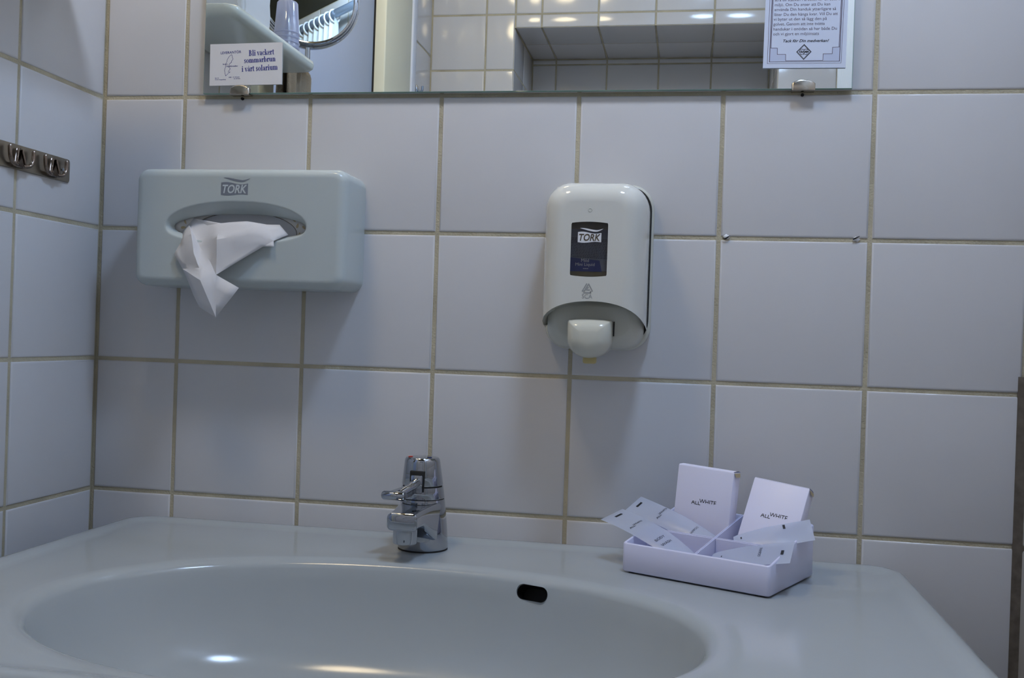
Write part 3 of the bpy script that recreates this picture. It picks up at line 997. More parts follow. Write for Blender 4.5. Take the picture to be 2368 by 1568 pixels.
for cx, zc in ((0.1697, MZ0), (0.7785, MZ0), (0.1697, MZ1), (0.7785, MZ1)):
    sg = 1 if zc == MZ0 else -1
    # rounded face tab, foot under the glass
    hw = 0.0115
    def tab(i, y):
        pts = [(-hw + i, 0.0 - 0.0014), (hw - i, -0.0014)]
        for k in range(0, 11):
            a = -1 + 2 * k / 10
            pts.append(((hw - i) * -a, 0.0052 + (0.0040 - i) * (1 - abs(a) ** 2.4)))
        return [Vector((cx + a, y, zc + sg * b)) - MO for a, b in pts]
    v, f = loft([tab(0.0, MY - 0.0002), tab(0.0, MY - 0.0022), tab(0.0006, MY - 0.0030), tab(0.0016, MY - 0.0034)], True, True)
    cl = add('clip', fixn(mesh('clip', v, f, 'clip'), angle=45), mr, 'nickel mirror clip')
    a_, b_ = sorted((zc - sg * 0.0003, zc - sg * 0.0020))
    add('clip_foot', box('clip_foot', Vector((cx - hw, MY - 0.003, a_)) - MO, Vector((cx + hw, 0.001, b_)) - MO, 'clip', 0.0004), cl)
    add('screw', lathe('screw', [(0.0, -0.0026), (0.0013, -0.0024), (0.0017, -0.0008), (0.0017, 0.0012)], 'black', 12, Vector((cx, 0, zc - sg * 0.0045)) - MO, axis='Y', cap=False), cl)

# ------------------------------------------------------------------ cards on the mirror
def card(name, x0, x1, z0, z1, y, th, m, label, tilt=0.0):
    o = thing(name, label, 'card', (x0, y, z0), rot=(0, tilt, 0))
    add('card_sheet', box('card_sheet', (0, -th, 0), (x1 - x0, 0, z1 - z0), m), o)
    return o, Frame((0, -th, 0), (1, 0, 0), (0, 0, 1), 0.00008)


# solarium card
o, fr = card('advertising_card', 0.1331, 0.2188, 1.3366, 1.3832, MY - 0.0006, 0.0005, 'card',
             'small white advertising card with blue print at the mirror corner', -0.012)
U = 0.0857 / 1980      # card width in measured units
def cu(a, b): return ((a - 40) * U, (1290 - b) * U * 0.978)
pr = []


# bold serif letters drawn from strokes
def stroke_font():
    S = {}
    def st(x, y0, y1, wd=0.20): return ('r', x - wd / 2, y0, x + wd / 2, y1)
    def sf(x, y, w_=0.40): return ('r', x - w_ / 2, y - 0.03, x + w_ / 2, y + 0.03)
    def fl_(x, y, d=0.16): return ('r', x - d - 0.02, y - 0.06, x, y)
    def bowl(cx, cy, rx, ry, a0=0, a1=360, th=0.19, tn=0.06): return ('b', cx, cy, rx, ry, a0, a1, th, tn)
    X = 0.66
    S['B'] = (0.82, [st(0.24, 0, 1), sf(0.22, 0.03, 0.40), sf(0.22, 0.97, 0.40), bowl(0.34, 0.74, 0.28, 0.26, -90, 90), bowl(0.34, 0.27, 0.36, 0.27, -90, 90), ('r', 0.24, 0.94, 0.36, 1.0), ('r', 0.24, 0, 0.36, 0.06), ('r', 0.24, 0.49, 0.36, 0.54)])
    S['l'] = (0.40, [st(0.20, 0, 1.0), sf(0.20, 0.03), fl_(0.2, 1.0)])
    S['i'] = (0.40, [st(0.20, 0, X), sf(0.20, 0.03), fl_(0.2, X), ('e', 0.20, 0.86, 0.11)])
    S['v'] = (0.62, [('q', 0.04, X, 0.26, X, 0.40, 0.0, 0.28, 0.0), ('q', 0.51, X, 0.57, X, 0.38, 0.0, 0.32, 0.0), ('r', 0.0, X - 0.05, 0.32, X), ('r', 0.42, X - 0.05, 0.63, X)])
    S['a'] = (0.60, [st(0.42, 0.06, 0.5, 0.18), bowl(0.24, 0.19, 0.20, 0.19, 0, 360, 0.16, 0.05), bowl(0.28, 0.45, 0.23, 0.22, 0, 165, 0.17, 0.06), ('r', 0.42, 0.0, 0.60, 0.06), ('e', 0.12, 0.50, 0.075)])
    S['å'] = (0.60, S['a'][1] + [bowl(0.28, 0.86, 0.10, 0.10, 0, 360, 0.05, 0.04)])
    S['c'] = (0.54, [bowl(0.30, 0.33, 0.27, 0.34, 50, 320), ('e', 0.44, 0.52, 0.085)])
    S['k'] = (0.68, [st(0.18, 0, 1), sf(0.18, 0.03), fl_(0.18, 1.0), ('q', 0.26, 0.34, 0.34, 0.34, 0.60, X, 0.53, X), ('q', 0.30, 0.38, 0.42, 0.44, 0.68, 0.0, 0.46, 0.0), ('r', 0.42, X - 0.05, 0.66, X), ('r', 0.42, 0, 0.70, 0.05)])
    S['e'] = (0.56, [bowl(0.30, 0.33, 0.27, 0.34, 20, 325), ('r', 0.14, 0.33, 0.55, 0.39), ('q', 0.40, 0.36, 0.57, 0.36, 0.54, 0.46, 0.42, 0.50)])
    S['r'] = (0.50, [st(0.18, 0, X), sf(0.18, 0.03), fl_(0.18, X), ('q', 0.24, 0.46, 0.30, 0.46, 0.42, 0.68, 0.34, 0.68), ('e', 0.42, 0.57, 0.10)])
    S['t'] = (0.44, [st(0.20, 0.08, 0.86, 0.18), ('r', 0.02, X - 0.06, 0.42, X), bowl(0.30, 0.13, 0.19, 0.14, 185, 330, 0.15, 0.07)])
    S['s'] = (0.50, [bowl(0.25, 0.49, 0.19, 0.19, 20, 230, 0.15, 0.06), bowl(0.26, 0.17, 0.20, 0.18, -160, 50, 0.15, 0.06), ('q', 0.10, 0.42, 0.24, 0.48, 0.44, 0.24, 0.30, 0.18), ('r', 0.38, 0.48, 0.43, X), ('r', 0.06, 0.0, 0.11, 0.20)])
    S['o'] = (0.64, [bowl(0.32, 0.33, 0.29, 0.34)])
    S['b'] = (0.66, [st(0.18, 0, 1), fl_(0.18, 1.0), bowl(0.36, 0.33, 0.25, 0.34, -130, 130)])
    S['n'] = (0.72, [st(0.18, 0, X), sf(0.18, 0.03, 0.36), fl_(0.18, X), st(0.53, 0, 0.48), sf(0.53, 0.03, 0.34), bowl(0.40, 0.46, 0.22, 0.21, 0, 150, 0.16, 0.07)])
    S['m'] = (1.06, [st(0.18, 0, X), sf(0.18, 0.03, 0.36), fl_(0.18, X), st(0.53, 0, 0.48), sf(0.53, 0.03, 0.32), bowl(0.40, 0.46, 0.22, 0.21, 0, 150, 0.16, 0.07), st(0.88, 0, 0.48), sf(0.88, 0.03, 0.34), bowl(0.75, 0.46, 0.22, 0.21, 0, 150, 0.16, 0.07)])
    S['u'] = (0.72, [st(0.18, 0.2, X), fl_(0.18, X), st(0.53, 0.0, X), fl_(0.53, X), bowl(0.32, 0.21, 0.22, 0.21, 180, 330, 0.16, 0.07), ('r', 0.53, 0, 0.70, 0.05)])
    return S


SF = stroke_font()


def serif(fr, s, h, x, y, width, rot=0.0):
    """text of cap height h fitted to width"""
    adv = sum(SF[c][0] if c != ' ' else 0.28 for c in s)
    kx = width / adv
    out = []
    c_, s_ = math.cos(rot), math.sin(rot)
    def P(a, b): 
        a, b = a * kx, b * h
        return (x + a * c_ - b * s_, y + a * s_ + b * c_)
    cx = 0.0
    lay = 0
    for ch in s:
        if ch == ' ':
            cx += 0.28; continue
        for g in SF[ch][1]:
            lay += 1
            l = fr.lift + 0.000002 * (lay % 12)
            if g[0] == 'r':
                _, a, b, c, d = g
                out.append(poly(fr, [P(cx + a, b), P(cx + c, b), P(cx + c, d), P(cx + a, d)], l))
            elif g[0] == 'q':
                q = g[1:]
                out.append(poly(fr, [P(cx + q[2 * i], q[2 * i + 1]) for i in (3, 2, 1, 0)], l))
            elif g[0] == 'e':
                _, a, b, r = g
                out.append(poly(fr, [P(cx + a + r * math.cos(2 * PI * k / 10), b + r * math.sin(2 * PI * k / 10)) for k in range(10)], l))
            else:
                _, a, b, rx, ry, a0, a1, th, tn = g
                n = max(6, int(abs(a1 - a0) / 18))
                vv, ff = [], []
                for k in range(n + 1):
                    t = math.radians(a0 + (a1 - a0) * k / n)
                    tw = tn + (th - tn) * abs(math.cos(t)) ** 1.3
                    co, si = math.cos(t), math.sin(t)
                    vv += [fr.p(*P(cx + a + rx * co, b + ry * si), l), fr.p(*P(cx + a + max(rx - tw, 0.01) * co, b + max(ry - tw * 0.9, 0.01) * si), l)]
                for k in range(n):
                    ff.append((2 * k, 2 * k + 1, 2 * k + 3, 2 * k + 2))
                out.append((vv, ff))
        cx += SF[ch][0]
    return out


RT = 0.035
for s, x0, y0, x1, hh in (('Bli vackert', 1105, 527, 1800, 150), ('sommarbrun', 980, 712, 1845, 140), ('i vårt solarium', 922, 940, 1905, 150)):
    a, b = cu(x0, y0)
    pr += serif(fr, s, hh * U, a, b, (x1 - x0) * U, RT)
hd = text(fr, 'LEVERANTÖR', 92 * U, *cu(330, 460), bold=0.012, rot=RT)
pr.append(hd)
add('headline', merge('headline', pr, 'ink_blue'), o)
mp = [(635, 480), (655, 515), (660, 560), (682, 590), (660, 620), (635, 650), (640, 680), (600, 705), (572, 740), (578, 780), (565, 805), (590, 830), (605, 850), (585, 885), (565, 905), (555, 960), (545, 985), (520, 1000),
      (505, 1025), (485, 1035), (475, 1005), (465, 970), (462, 930), (448, 900), (460, 850), (475, 800), (470, 740), (490, 700), (510, 660), (515, 620), (535, 580), (560, 540), (585, 515), (610, 490)]
ml = [ribbon(fr, [cu(*p) for p in mp], 9 * U, True), ribbon(fr, [cu(*p) for p in ((600, 925), (590, 945), (585, 965))], 14 * U)]
ml.append(text(fr, 'Service', 46 * U, *cu(395, 742), bold=0.02, rot=RT))
ml.append(text(fr, 'Rumsförmedling', 50 * U, *cu(500, 800), bold=0.02, sx=0.95, rot=0.005))
ml.append(text(fr, 'Box 16', 36 * U, *cu(190, 1103), bold=0.02, rot=0.02))
ml.append(text(fr, '714 01 Kopparberg', 38 * U, *cu(190, 1145), bold=0.02, rot=0.01))
ml.append(text(fr, '0580 - 131 30 kont', 36 * U, *cu(570, 1090), bold=0.02, sx=1.05, rot=0.02))
ml.append(text(fr, '101 50 hem', 36 * U, *cu(705, 1130), bold=0.02, sx=1.05, rot=0.01))
add('map_and_address', merge('map_and_address', ml, 'ink_blue'), o)

# towel notice
o, fr = card('towel_notice', 0.7378, 0.8188, 1.3492, 1.4720, MY - 0.0006, 0.0014, 'card_blue',
             'pale blue printed notice with stepped line border, on the mirror', 0.006)
K = 0.0810 / 1228.0
def nu(a, b): return ((a - 302) * K, (1030 - b) * K * 1.02)
TOPB = 1030 - int(0.1228 / (K * 1.02)) + 60
lines = [ribbon(fr, [nu(*p) for p in ((365, TOPB), (365, 965), (1460, 960), (1475, TOPB))], 7 * K),
         ribbon(fr, [nu(*p) for p in ((400, TOPB + 30), (396, 938), (1436, 934), (1445, TOPB + 30))], 12 * K),
         ribbon(fr, [nu(*p) for p in ((418, TOPB + 40), (410, 728))], 9 * K), ribbon(fr, [nu(*p) for p in ((1422, 720), (1430, TOPB + 40))], 9 * K)]
for q in (((405, 729), (506, 730)), ((506, 727), (509, 826)), ((506, 825), (637, 825)), ((635, 823), (637, 924)), ((634, 922), (1193, 919)), ((1191, 921), (1192, 820)), ((1190, 821), (1327, 820)),
          ((1324, 822), (1327, 723)), ((1325, 724), (1430, 721))):
    lines.append(ribbon(fr, [nu(*p) for p in q], 7 * K))
for q in (((365, TOPB + 3), (1475, TOPB + 3)), ((400, TOPB + 33), (1445, TOPB + 33))):
    lines.append(ribbon(fr, [nu(*p) for p in q], 8 * K))
add('border_lines', merge('border_lines', lines, 'ink_plum'), o)
for q in (((403, 932), (634, 928), (634, 828), (506, 828), (506, 733), (405, 733)), ((1195, 924), (1432, 928), (1432, 724), (1328, 724), (1328, 824), (1195, 824))):
    add('step_panel', mesh('step_panel', *poly(fr, [nu(*p) for p in q], 0.00004), 'card_tint'), o)
bt_ = []
for s, x0, x1, yb in (('strå till stacken i arbetet för en bättre', 438, 1405, 22), ('miljö. Om Du anser att Du kan', 437, 1262, 97), ('använda Din handuk ytterligare så', 437, 1355, 168),
                      ('låter Du den hänga kvar. Vill Du att', 436, 1380, 243), ('vi byter ut den så lägg den på', 433, 1225, 314), ('golvet. Genom att inte tvätta', 432, 1197, 388),
                      ('handukar i onödan så har både Du', 432, 1375, 463), ('och vi gjort en miljöinsats', 432, 1115, 537)):
    sz = 66 * K
    w0 = text_w(s, sz)
    a, b = nu(x0, yb)
    bt_.append(text(fr, s, sz, a, b, sx=(x1 - x0) * K / w0, rot=0.003))
add('notice_text', merge('notice_text', bt_, 'ink_plum'), o)
s = 'Tack för Din medverkan!'
w0 = text_w(s, 60 * K, 0.02)
lg = [text(fr, s, 60 * K, *nu(578, 642), bold=0.02, shear=0.28, sx=680 * K / w0)]
lg.append(ribbon(fr, [nu(*p) for p in ((905, 678), (1012, 788), (905, 905), (797, 790))], 9 * K, True))
lg.append(ribbon(fr, [nu(*p) for p in ((905, 692), (999, 788), (905, 891), (811, 790))], 5 * K, True))
lg.append(text(fr, 'KRAMM', 46 * K, *nu(906, 804), 'CENTER', bold=0.05, sx=0.86))
for q in (((845, 765), (855, 748), (885, 748), (895, 762)), ((915, 762), (925, 748), (955, 748), (962, 765)), ((850, 815), (865, 832), (890, 830)), ((920, 830), (945, 832), (958, 815)), ((905, 745), (905, 772)), ((905, 812), (905, 836)),
          ((890, 822), (905, 812), (920, 822))):
    lg.append(ribbon(fr, [nu(*p) for p in q], 8 * K))
add('closing_line_and_emblem', merge('closing_line_and_emblem', lg, 'ink_black'), o)

# ------------------------------------------------------------------ hook rail on the left wall
hr = thing('hook_rail', 'brushed steel hook rail with double hooks on the side wall', 'hook rail', (0, -0.17, 1.2175))
HO = Vector(hr.location)
pts = rrect(-0.170, 1.2302, 0.106, 0.0126, 0.003, 4)
v, f = loft([[Vector((x, a, b)) - HO for a, b in (pts if x < 0.0018 else rrect(-0.170, 1.2302, 0.1055, 0.0121, 0.003, 4))] for x in (0.0, 0.0014, 0.002)], True, True)
add('rail_plate', fixn(mesh('rail_plate', v, f, 'steel'), angle=30), hr)
hook = None
for k, yc in enumerate((-0.0960, -0.1520, -0.2080, -0.2540)):
    if hook is None:
        parts = []
        for s in (-1, 1):
            path = smooth_path([(0.0050, s * 0.0020, 0.0030), (0.0062, s * 0.0070, 0.0022), (0.0068, s * 0.0135, 0.0040), (0.0070, s * 0.0172, 0.0085), (0.0070, s * 0.0184, 0.0140), (0.0068, s * 0.0184, 0.0205)], 5)
            nn = len(path)
            parts.append(mdata(tube('h', path, [0.0020] * (nn - 1) + [0.0013], 'steel_dark', 10)))
            # wedge between stem and prong, and the wire running up the stem
            parts.append(mdata(tube('h', smooth_path([(0.0058, s * 0.0085, 0.0030), (0.0062, s * 0.0065, 0.0062), (0.0060, s * 0.0050, 0.0110), (0.0052, s * 0.0028, 0.0190)], 5), 0.0011, 'steel_dark', 8)))
            parts.append(mdata(fixn(mesh('h', [(0.0055, 0, 0.0200), (0.0095, 0, 0.0000), (0.0020, 0, 0.0002), (0.0020, s * 0.0020, 0.0195), (0.0055, s * 0.0095, 0.0020), (0.0020, s * 0.0085, 0.0002)],
                                            [(0, 1, 2), (3, 5, 4), (0, 3, 4, 1), (1, 4, 5, 2), (0, 2, 5, 3)], 'steel_dark'))))
        hm = merge('hook', parts, 'steel_dark', angle=45)
        hook = add('hook', hm, hr)
        hk = hook
    else:
        hk = hook.copy(); COL.objects.link(hk); hk.parent = hr
    hk.location = Vector((0, yc, 1.2192)) - HO
for yc in (-0.0775, -0.2650):
    add('screw', lathe('screw', [(0.0, 0.0034), (0.0016, 0.0032), (0.0023, 0.0022), (0.0023, 0.0016)], 'chrome', 16, Vector((0, yc, 1.2302)) - HO, axis='X', cap=False), hr)

# ------------------------------------------------------------------ tray with toiletries
TA = math.radians(-25.6)
tr = thing('toiletry_tray', 'lavender-white plastic tray with four compartments on the washbasin corner', 'tray', (0.6172, -0.1062, 0.8483), rot=(0, 0, TA))
TRM = Matrix.Translation((0.6172, -0.1062, 0.8483)) @ Matrix.Rotation(TA, 4, 'Z')
TW, TDp = 0.1456, 0.112
def th_(v_): return 0.0272 + (0.0225) * max(0, min(1, v_ / TDp))
def slab(a0, b0, a1, b1, h0, h1, z0=0.0, n=1):
    """wall piece whose top follows the slope in v"""
    lo_u, hi_u, lo_v, hi_v = min(a0, a1), max(a0, a1), min(b0, b1), max(b0, b1)
    vv = [(lo_u, lo_v, z0), (hi_u, lo_v, z0), (hi_u, hi_v, z0), (lo_u, hi_v, z0), (lo_u, lo_v, h0), (hi_u, lo_v, h0), (hi_u, hi_v, h1), (lo_u, hi_v, h1)]
    return vv, [(0, 3, 2, 1), (4, 5, 6, 7), (0, 1, 5, 4), (1, 2, 6, 5), (2, 3, 7, 6), (3, 0, 4, 7)]
def bslab(name, *a, bev=0.0008, **k):
    me = mesh(name, *slab(*a, **k), 'tray')
    bm = bmesh.new(); bm.from_mesh(me)
    bmesh.ops.bevel(bm, geom=bm.edges[:], offset=bev, segments=2, affect='EDGES')
    bm.to_mesh(me); bm.free()
    return fixn(me, angle=40)
W_ = 0.0026
VM = 0.045; UM = 0.0735
# outer shell: loft with rounded corners, sloping rim
def tray_ring(i, zf, rad=0.0035):
    return [(TW / 2 + a, TDp / 2 + b, zf(TDp / 2 + b)) for a, b in rrect(0, 0, TW / 2 - i, TDp / 2 - i, rad, 5)]
rg = [tray_ring(0.002, lambda q: 0.0005), tray_ring(0.0008, lambda q: 0.0008), tray_ring(0.0, lambda q: 0.002), tray_ring(0.0, lambda q: th_(q) - 0.001), tray_ring(0.0006, lambda q: th_(q) - 0.0002), tray_ring(0.0013, lambda q: th_(q)),
      tray_ring(0.0020, lambda q: th_(q) - 0.0002, 0.003), tray_ring(W_, lambda q: th_(q) - 0.001, 0.003), tray_ring(W_, lambda q: 0.003, 0.003)]
v, f = loft(rg, True, True)
add('shell', fixn(mesh('shell', v, f, 'tray'), angle=50), tr)
add('divider', bslab('divider', UM - 0.0011, W_ - 0.001, UM + 0.0011, TDp - W_ + 0.001, th_(0), th_(TDp), z0=0.002), tr)
for a, b in ((W_ - 0.001, UM - 0.001), (UM + 0.001, TW - W_ + 0.001)):
    add('cross_divider', bslab('cross_divider', a, VM - 0.0011, b, VM + 0.0011, th_(VM) - 0.0005, th_(VM), z0=0.002), tr)
for a, b in ((0.008, 0.008), (TW - 0.008, 0.008), (0.008, TDp - 0.008), (TW - 0.008, TDp - 0.008)):
    add('foot', lathe('foot', [(0.004, 0.0006), (0.004, -0.0008), (0.0, -0.0008)], 'darkgap', 12, (a, b, 0)), tr)


def allwhite(fr, x, y, size, rot=0.0):
    """ALL lower, WHITE half a step higher, tops and feet sliced as in the print"""
    out = []
    for s, dx, dy, cut, wv_ in (('ALL', 0.0, 0.0, 'top', 1.55), ('WHITE', 1.36, 0.42, 'bot', 2.85)):
        v_, f_ = text(Frame((0, 0, 0), (1, 0, 0), (0, 1, 0)), s, size, bold=0.006)
        bm = bmesh.new(); bv = [bm.verts.new(q) for q in v_]
        for q in f_:
            try: bm.faces.new([bv[i] for i in q])
            except ValueError: pass
        h = size * 0.72
        if cut == 'top': pc, pn = (0, h * 0.74, 0), (0, 1, 0)
        else: pc, pn = (0, h * 0.20, 0), (0, -1, 0)
        bmesh.ops.bisect_plane(bm, geom=bm.verts[:] + bm.edges[:] + bm.faces[:], plane_co=pc, plane_no=pn, clear_outer=True)
        bm.verts.index_update()
        c, si = math.cos(rot), math.sin(rot)
        xs = [q.co.x for q in bm.verts]
        k = wv_ * size / (max(xs) - min(xs))
        vv = []
        for q in bm.verts:
            a, b = (q.co.x - min(xs)) * k + dx * size, q.co.y + dy * size * 0.72
            vv.append(fr.p(x + a * c - b * si, y + a * si + b * c))
        out.append((vv, [tuple(q.index for q in g.verts) for g in bm.faces]))
        bm.free()
    return out


def carton(label, u0, v0, wd, ht, dp, yaw, pitch, roll, open_flap=False):
    """front face towards -v; base corner at (u0, v0)"""
    loc = TRM @ Vector((u0, v0, 0.0042))
    o = thing('soap_carton', label, 'carton', loc)
    o.rotation_euler = (Matrix.Rotation(TA + yaw, 3, 'Z') @ Matrix.Rotation(pitch, 3, 'X') @ Matrix.Rotation(roll, 3, 'Y')).to_euler()
    bx = add('carton_body', box('carton_body', (0, 0, 0), (wd, dp, ht), 'carton', 0.0006, 2), o)
    # lid: tucked flap, slightly raised at the back edge
    v, f = loft([[(0.0004, a, b), (wd - 0.0004, a, b)] for a, b in ((0.0002, ht), (0.001, ht + 0.0007), (dp * 0.6, ht + 0.0012), (dp + 0.0002, ht + 0.0006), (dp + 0.0006, ht - 0.004))], closed=False)
    lid = add('lid', fixn(mesh('lid', v, f, 'carton'), angle=60), o)
    v, f = loft([[(wd + 0.0001, 0.0008, ht - 0.0005), (wd + 0.0001, dp - 0.001, ht - 0.0005)], [(wd + 0.0016, 0.0025, ht - 0.0045), (wd + 0.0016, dp - 0.003, ht - 0.0045)]], closed=False)
    add('side_flap', mesh('side_flap', v, f, 'leaf'), lid)  # tan colour stands in for the shadow on this flap
    fr = Frame((0, 0, 0), (1, 0, 0), (0, 0, 1), 0.0001)
    add('lettering', merge('lettering', allwhite(fr, wd * 0.30, ht * 0.605, 0.0062), 'ink_black'), o)
    return o


carton('upright white carton with black lettering standing in the tray', 0.0128, 0.074, 0.0590, 0.0925, 0.016, 0.0, math.radians(-4), math.radians(2.5))
carton('tilted white carton with black lettering leaning right in the tray', 0.0785, 0.066, 0.0560, 0.0930, 0.014, 0.0, math.radians(-24), math.radians(5.5))


def sachet(label, low, crimp, wd, side, texts, flip=False, bulge=0.0035, curl=0.0):
    """flattened plastic tube from low end to crimped end (tray coordinates); side = width direction"""
    L0, L1 = Vector(low), Vector(crimp)
    ax = (L1 - L0); ln_ = ax.length; ax.normalize()
    sd_ = Vector(side); sd_ = (sd_ - ax * sd_.dot(ax)).normalized()
    nr = sd_.cross(ax)
    mir = 1
    if nr.z < 0:
        nr = -nr; mir = -1
    o = thing('toiletry_sachet', label, 'sachet', TRM @ L0)
    R = TRM.to_3x3()
    o.rotation_euler = (0, 0, TA)
    def pos(s, t, top):
        # s along 0..1, t across -1..1
        h = bulge * (math.sin(PI * min(1, 0.12 + s * 0.95)) ** 0.6) * (1 - t * t) ** 0.8 * max(0.0, 1 - max(0, s - 0.55) * 1.9)
        wv2_ = 1.0 if s > 0.45 else 0.62 + 0.38 * (s / 0.45) ** 0.6
        b = curl * s * s
        return ax * (s * ln_) + sd_ * (t * wd / 2 * wv2_) + nr * ((h if top else -h * 0.7) + b + 0.00015 * (1 if top else -1))
    ns, nt_ = 18, 8
    rings = []
    for i in range(ns + 1):
        s = i / ns
        rings.append([pos(s, -1 + 2 * j / nt_, True) for j in range(nt_ + 1)] + [pos(s, 1 - 2 * j / nt_, False) for j in range(1, nt_)])
    v, f = loft(rings, True, True)
    add('sachet_body', fixn(mesh('sachet_body', v, f, 'sachet'), angle=70), o)
    for kind, s, t, size in texts:
        def warp(vv):
            # a = across, b = along (towards the crimp) -> surface
            out = []
            for q in vv:
                ss = min(1, max(0, s + q.y / ln_)); tt = min(1, max(-1, mir * (t + q.x / (wd / 2))))
                out.append(pos(ss, tt, True) + nr * 0.00025)
            return out
        F0 = Frame((0, 0, 0), (1, 0, 0), (0, 1, 0))
        if kind == 'mark':
            d = (poly(F0, [(-size * 0.5, -size * 0.16), (size * 0.5, -size * 0.16), (size * 0.5, size * 0.16), (-size * 0.5, size * 0.16)]),)
        elif kind == 'aw':
            d = allwhite(F0, 0, 0, size)
        else:
            d = [text(F0, kind, size)]
        nm_ = 'print_mark' if kind == 'mark' else 'lettering'
        add(nm_, merge(nm_, [(warp(vv), ff) for vv, ff in d], 'ink_black'), o)
    return o


sachet('clear sachet lettered body wash, poking out over the low side of the tray', (0.064, 0.018, 0.0150), (-0.0295, 0.035, 0.0620), 0.030, (0.27, 0.91, 0.30),
       [('mark', 0.93, 0.15, 0.009), ('aw', 0.66, -0.7, 0.0044), ('BODY', 0.36, -0.62, 0.0046), ('WASH', 0.28, -0.62, 0.0046)], curl=-0.0215)
sachet('clear sachet slanting in front of the upright carton', (0.068, 0.056, 0.0280), (-0.026, 0.066, 0.0600), 0.025, (0.23, 0.84, 0.50),
       [('mark', 0.93, 0.1, 0.008), ('aw', 0.62, -0.6, 0.0044), ('SHAMPOO', 0.22, -0.75, 0.0034)], curl=-0.009)
sachet('clear sachet lying flat in front of the tilted carton', (0.0895, 0.054, 0.0315), (0.1540, 0.081, 0.0495), 0.029, (-0.57, -0.63, -0.42),
       [('mark', 0.66, -0.6, 0.007), ('mark', 0.10, -0.2, 0.004)])
sachet('clear sachet with a curled end in the low corner of the tray', (0.082, 0.021, 0.0200), (0.1525, 0.033, 0.0375), 0.040, (-0.52, -0.72, -0.36),
       [('mark', 0.88, 0.0, 0.008), ('SHAMPOO', 0.60, -0.45, 0.0036), ('mark', 0.14, 0.1, 0.003)], curl=-0.002)

# ------------------------------------------------------------------ things on the left wall, seen in the mirror
sh = thing('wall_shelf', 'white porcelain wall shelf with rounded front edge, seen in the mirror', 'shelf', (0.0, -0.23, 1.445))
SHO = Vector(sh.location)
def sh_ring(i, z, lip=0.0):
    pts = rrect(0.0605 - i * 0.0, -0.2280, 0.0595 - i, 0.1370 - i, 0.016, 6)
    return [Vector((max(0.0005, a), b, z)) - SHO for a, b in pts]
v, f = loft([sh_ring(0.010, 1.4440), sh_ring(0.004, 1.4450), sh_ring(0.001, 1.4480), sh_ring(0.0, 1.4530), sh_ring(0.001, 1.4580), sh_ring(0.004, 1.4600), sh_ring(0.008, 1.4590), sh_ring(0.012, 1.4560)], True, True)
add('shelf_plate', fixn(mesh('shelf_plate', v, f, 'shelf'), angle=60), sh)

# paper-wrapped package on the shelf
n = 64
def pk_ring(i, z):
    pts = rrect(0.052, -0.212, 0.042 - i, 0.046 - i, 0.010, 8)
    rr_ = random.Random(int(z * 5000))
    return [Vector((a + rr_.uniform(-1, 1) * 0.0009, b + rr_.uniform(-1, 1) * 0.0009, z)) for a, b in pts]
rings = [pk_ring(0.004, 1.4562), pk_ring(0.0, 1.460)] + [pk_ring(0.0, 1.460 + 0.012 * k) for k in range(1, 9)] + [pk_ring(0.003, 1.562), pk_ring(0.012, 1.566)]
v, f = loft(rings, True, True)
add('wrapped_package', fixn(mesh('wrapped_package', v, f, 'wrap'), angle=20), None, 'wrinkled white paper package on the shelf, seen in the mirror', 'package')

# stack of upturned plastic cups
cup0 = None
CB = Vector((0.0975, -0.302, 1.4562))
for k in range(5):
    if cup0 is None:
        R0, R1, H = 0.0175, 0.0140, 0.046
        prof = [(R0 - 0.001, 0.0), (R0 + 0.0012, 0.0004), (R0 + 0.0014, 0.0016), (R0, 0.0026), (R1 + 0.0006, H - 0.002), (R1 - 0.001, H), (0.001, H - 0.0006)]
        cup0 = add('plastic_cup', lathe('plastic_cup', prof, 'cup', 32, cap=False), None,
                   'clear plastic cup upside down in the stack on the shelf', 'cup', 'stacked plastic cups on the shelf')
        c_ = cup0
    else:
        c_ = cup0.copy(); COL.objects.link(c_)
    c_.location = CB + Vector((0, 0, 0.0068 * k))
    c_['label'] = ('lowest clear plastic cup of the upturned stack on the shelf', 'second lowest clear plastic cup of the stack on the shelf',
                   'middle clear plastic cup of the stack on the shelf', 'second highest clear plastic cup of the stack on the shelf',
                   'topmost clear plastic cup of the upturned stack on the shelf')[k]

# round shaving mirror on a wall arm
cm = thing('shaving_mirror', 'round chrome shaving mirror on a wall arm, seen in the wall mirror', 'mirror', (0.0, -0.45, 1.46))
CMO = Vector(cm.location)
cc = Vector((0.0700, -0.4500, 1.5850))
nrm = Vector((0.455, 0.870, 0.050)).normalized()
ru = Vector((0, 0, 1)); rx_ = ru.cross(nrm).normalized(); ru = nrm.cross(rx_)
def disc(prof, m, name, ang=40):
    rings = [[cc + (rx_ * math.cos(2 * PI * k / 64) + ru * math.sin(2 * PI * k / 64)) * r + nrm * h - CMO for k in range(64)] for r, h in prof]
    v, f = loft(rings, False, True)
    return fixn(mesh(name, v, f, m), angle=ang)
add('mirror_glass', disc([(0.0700, -0.001), (0.0700, 0.0028), (0.0692, 0.0031)], 'mirror', 'mirror_glass', 20), cm)
rim = [(0.0700, 0.0036), (0.0715, 0.0045), (0.0730, 0.0036), (0.0738, 0.0010), (0.0755, 0.0004), (0.0775, 0.0016), (0.0795, 0.0010), (0.0800, -0.003), (0.0790, -0.008), (0.070, -0.010)]
add('rim', disc(rim, 'chrome', 'rim'), cm)
b0 = cc - ru * 0.079
add('stem', tube('stem', [b0 - CMO, b0 - Vector((0, 0, 0.020)) - CMO], 0.0040, 'chrome', 16), cm)
add('stem_collar', tube('stem_collar', [b0 - Vector((0, 0, 0.0198)) - CMO, b0 - Vector((0, 0, 0.0208)) - CMO], 0.0036, 'darkgap', 16), cm)
jt = b0 - Vector((0, 0, 0.0300))
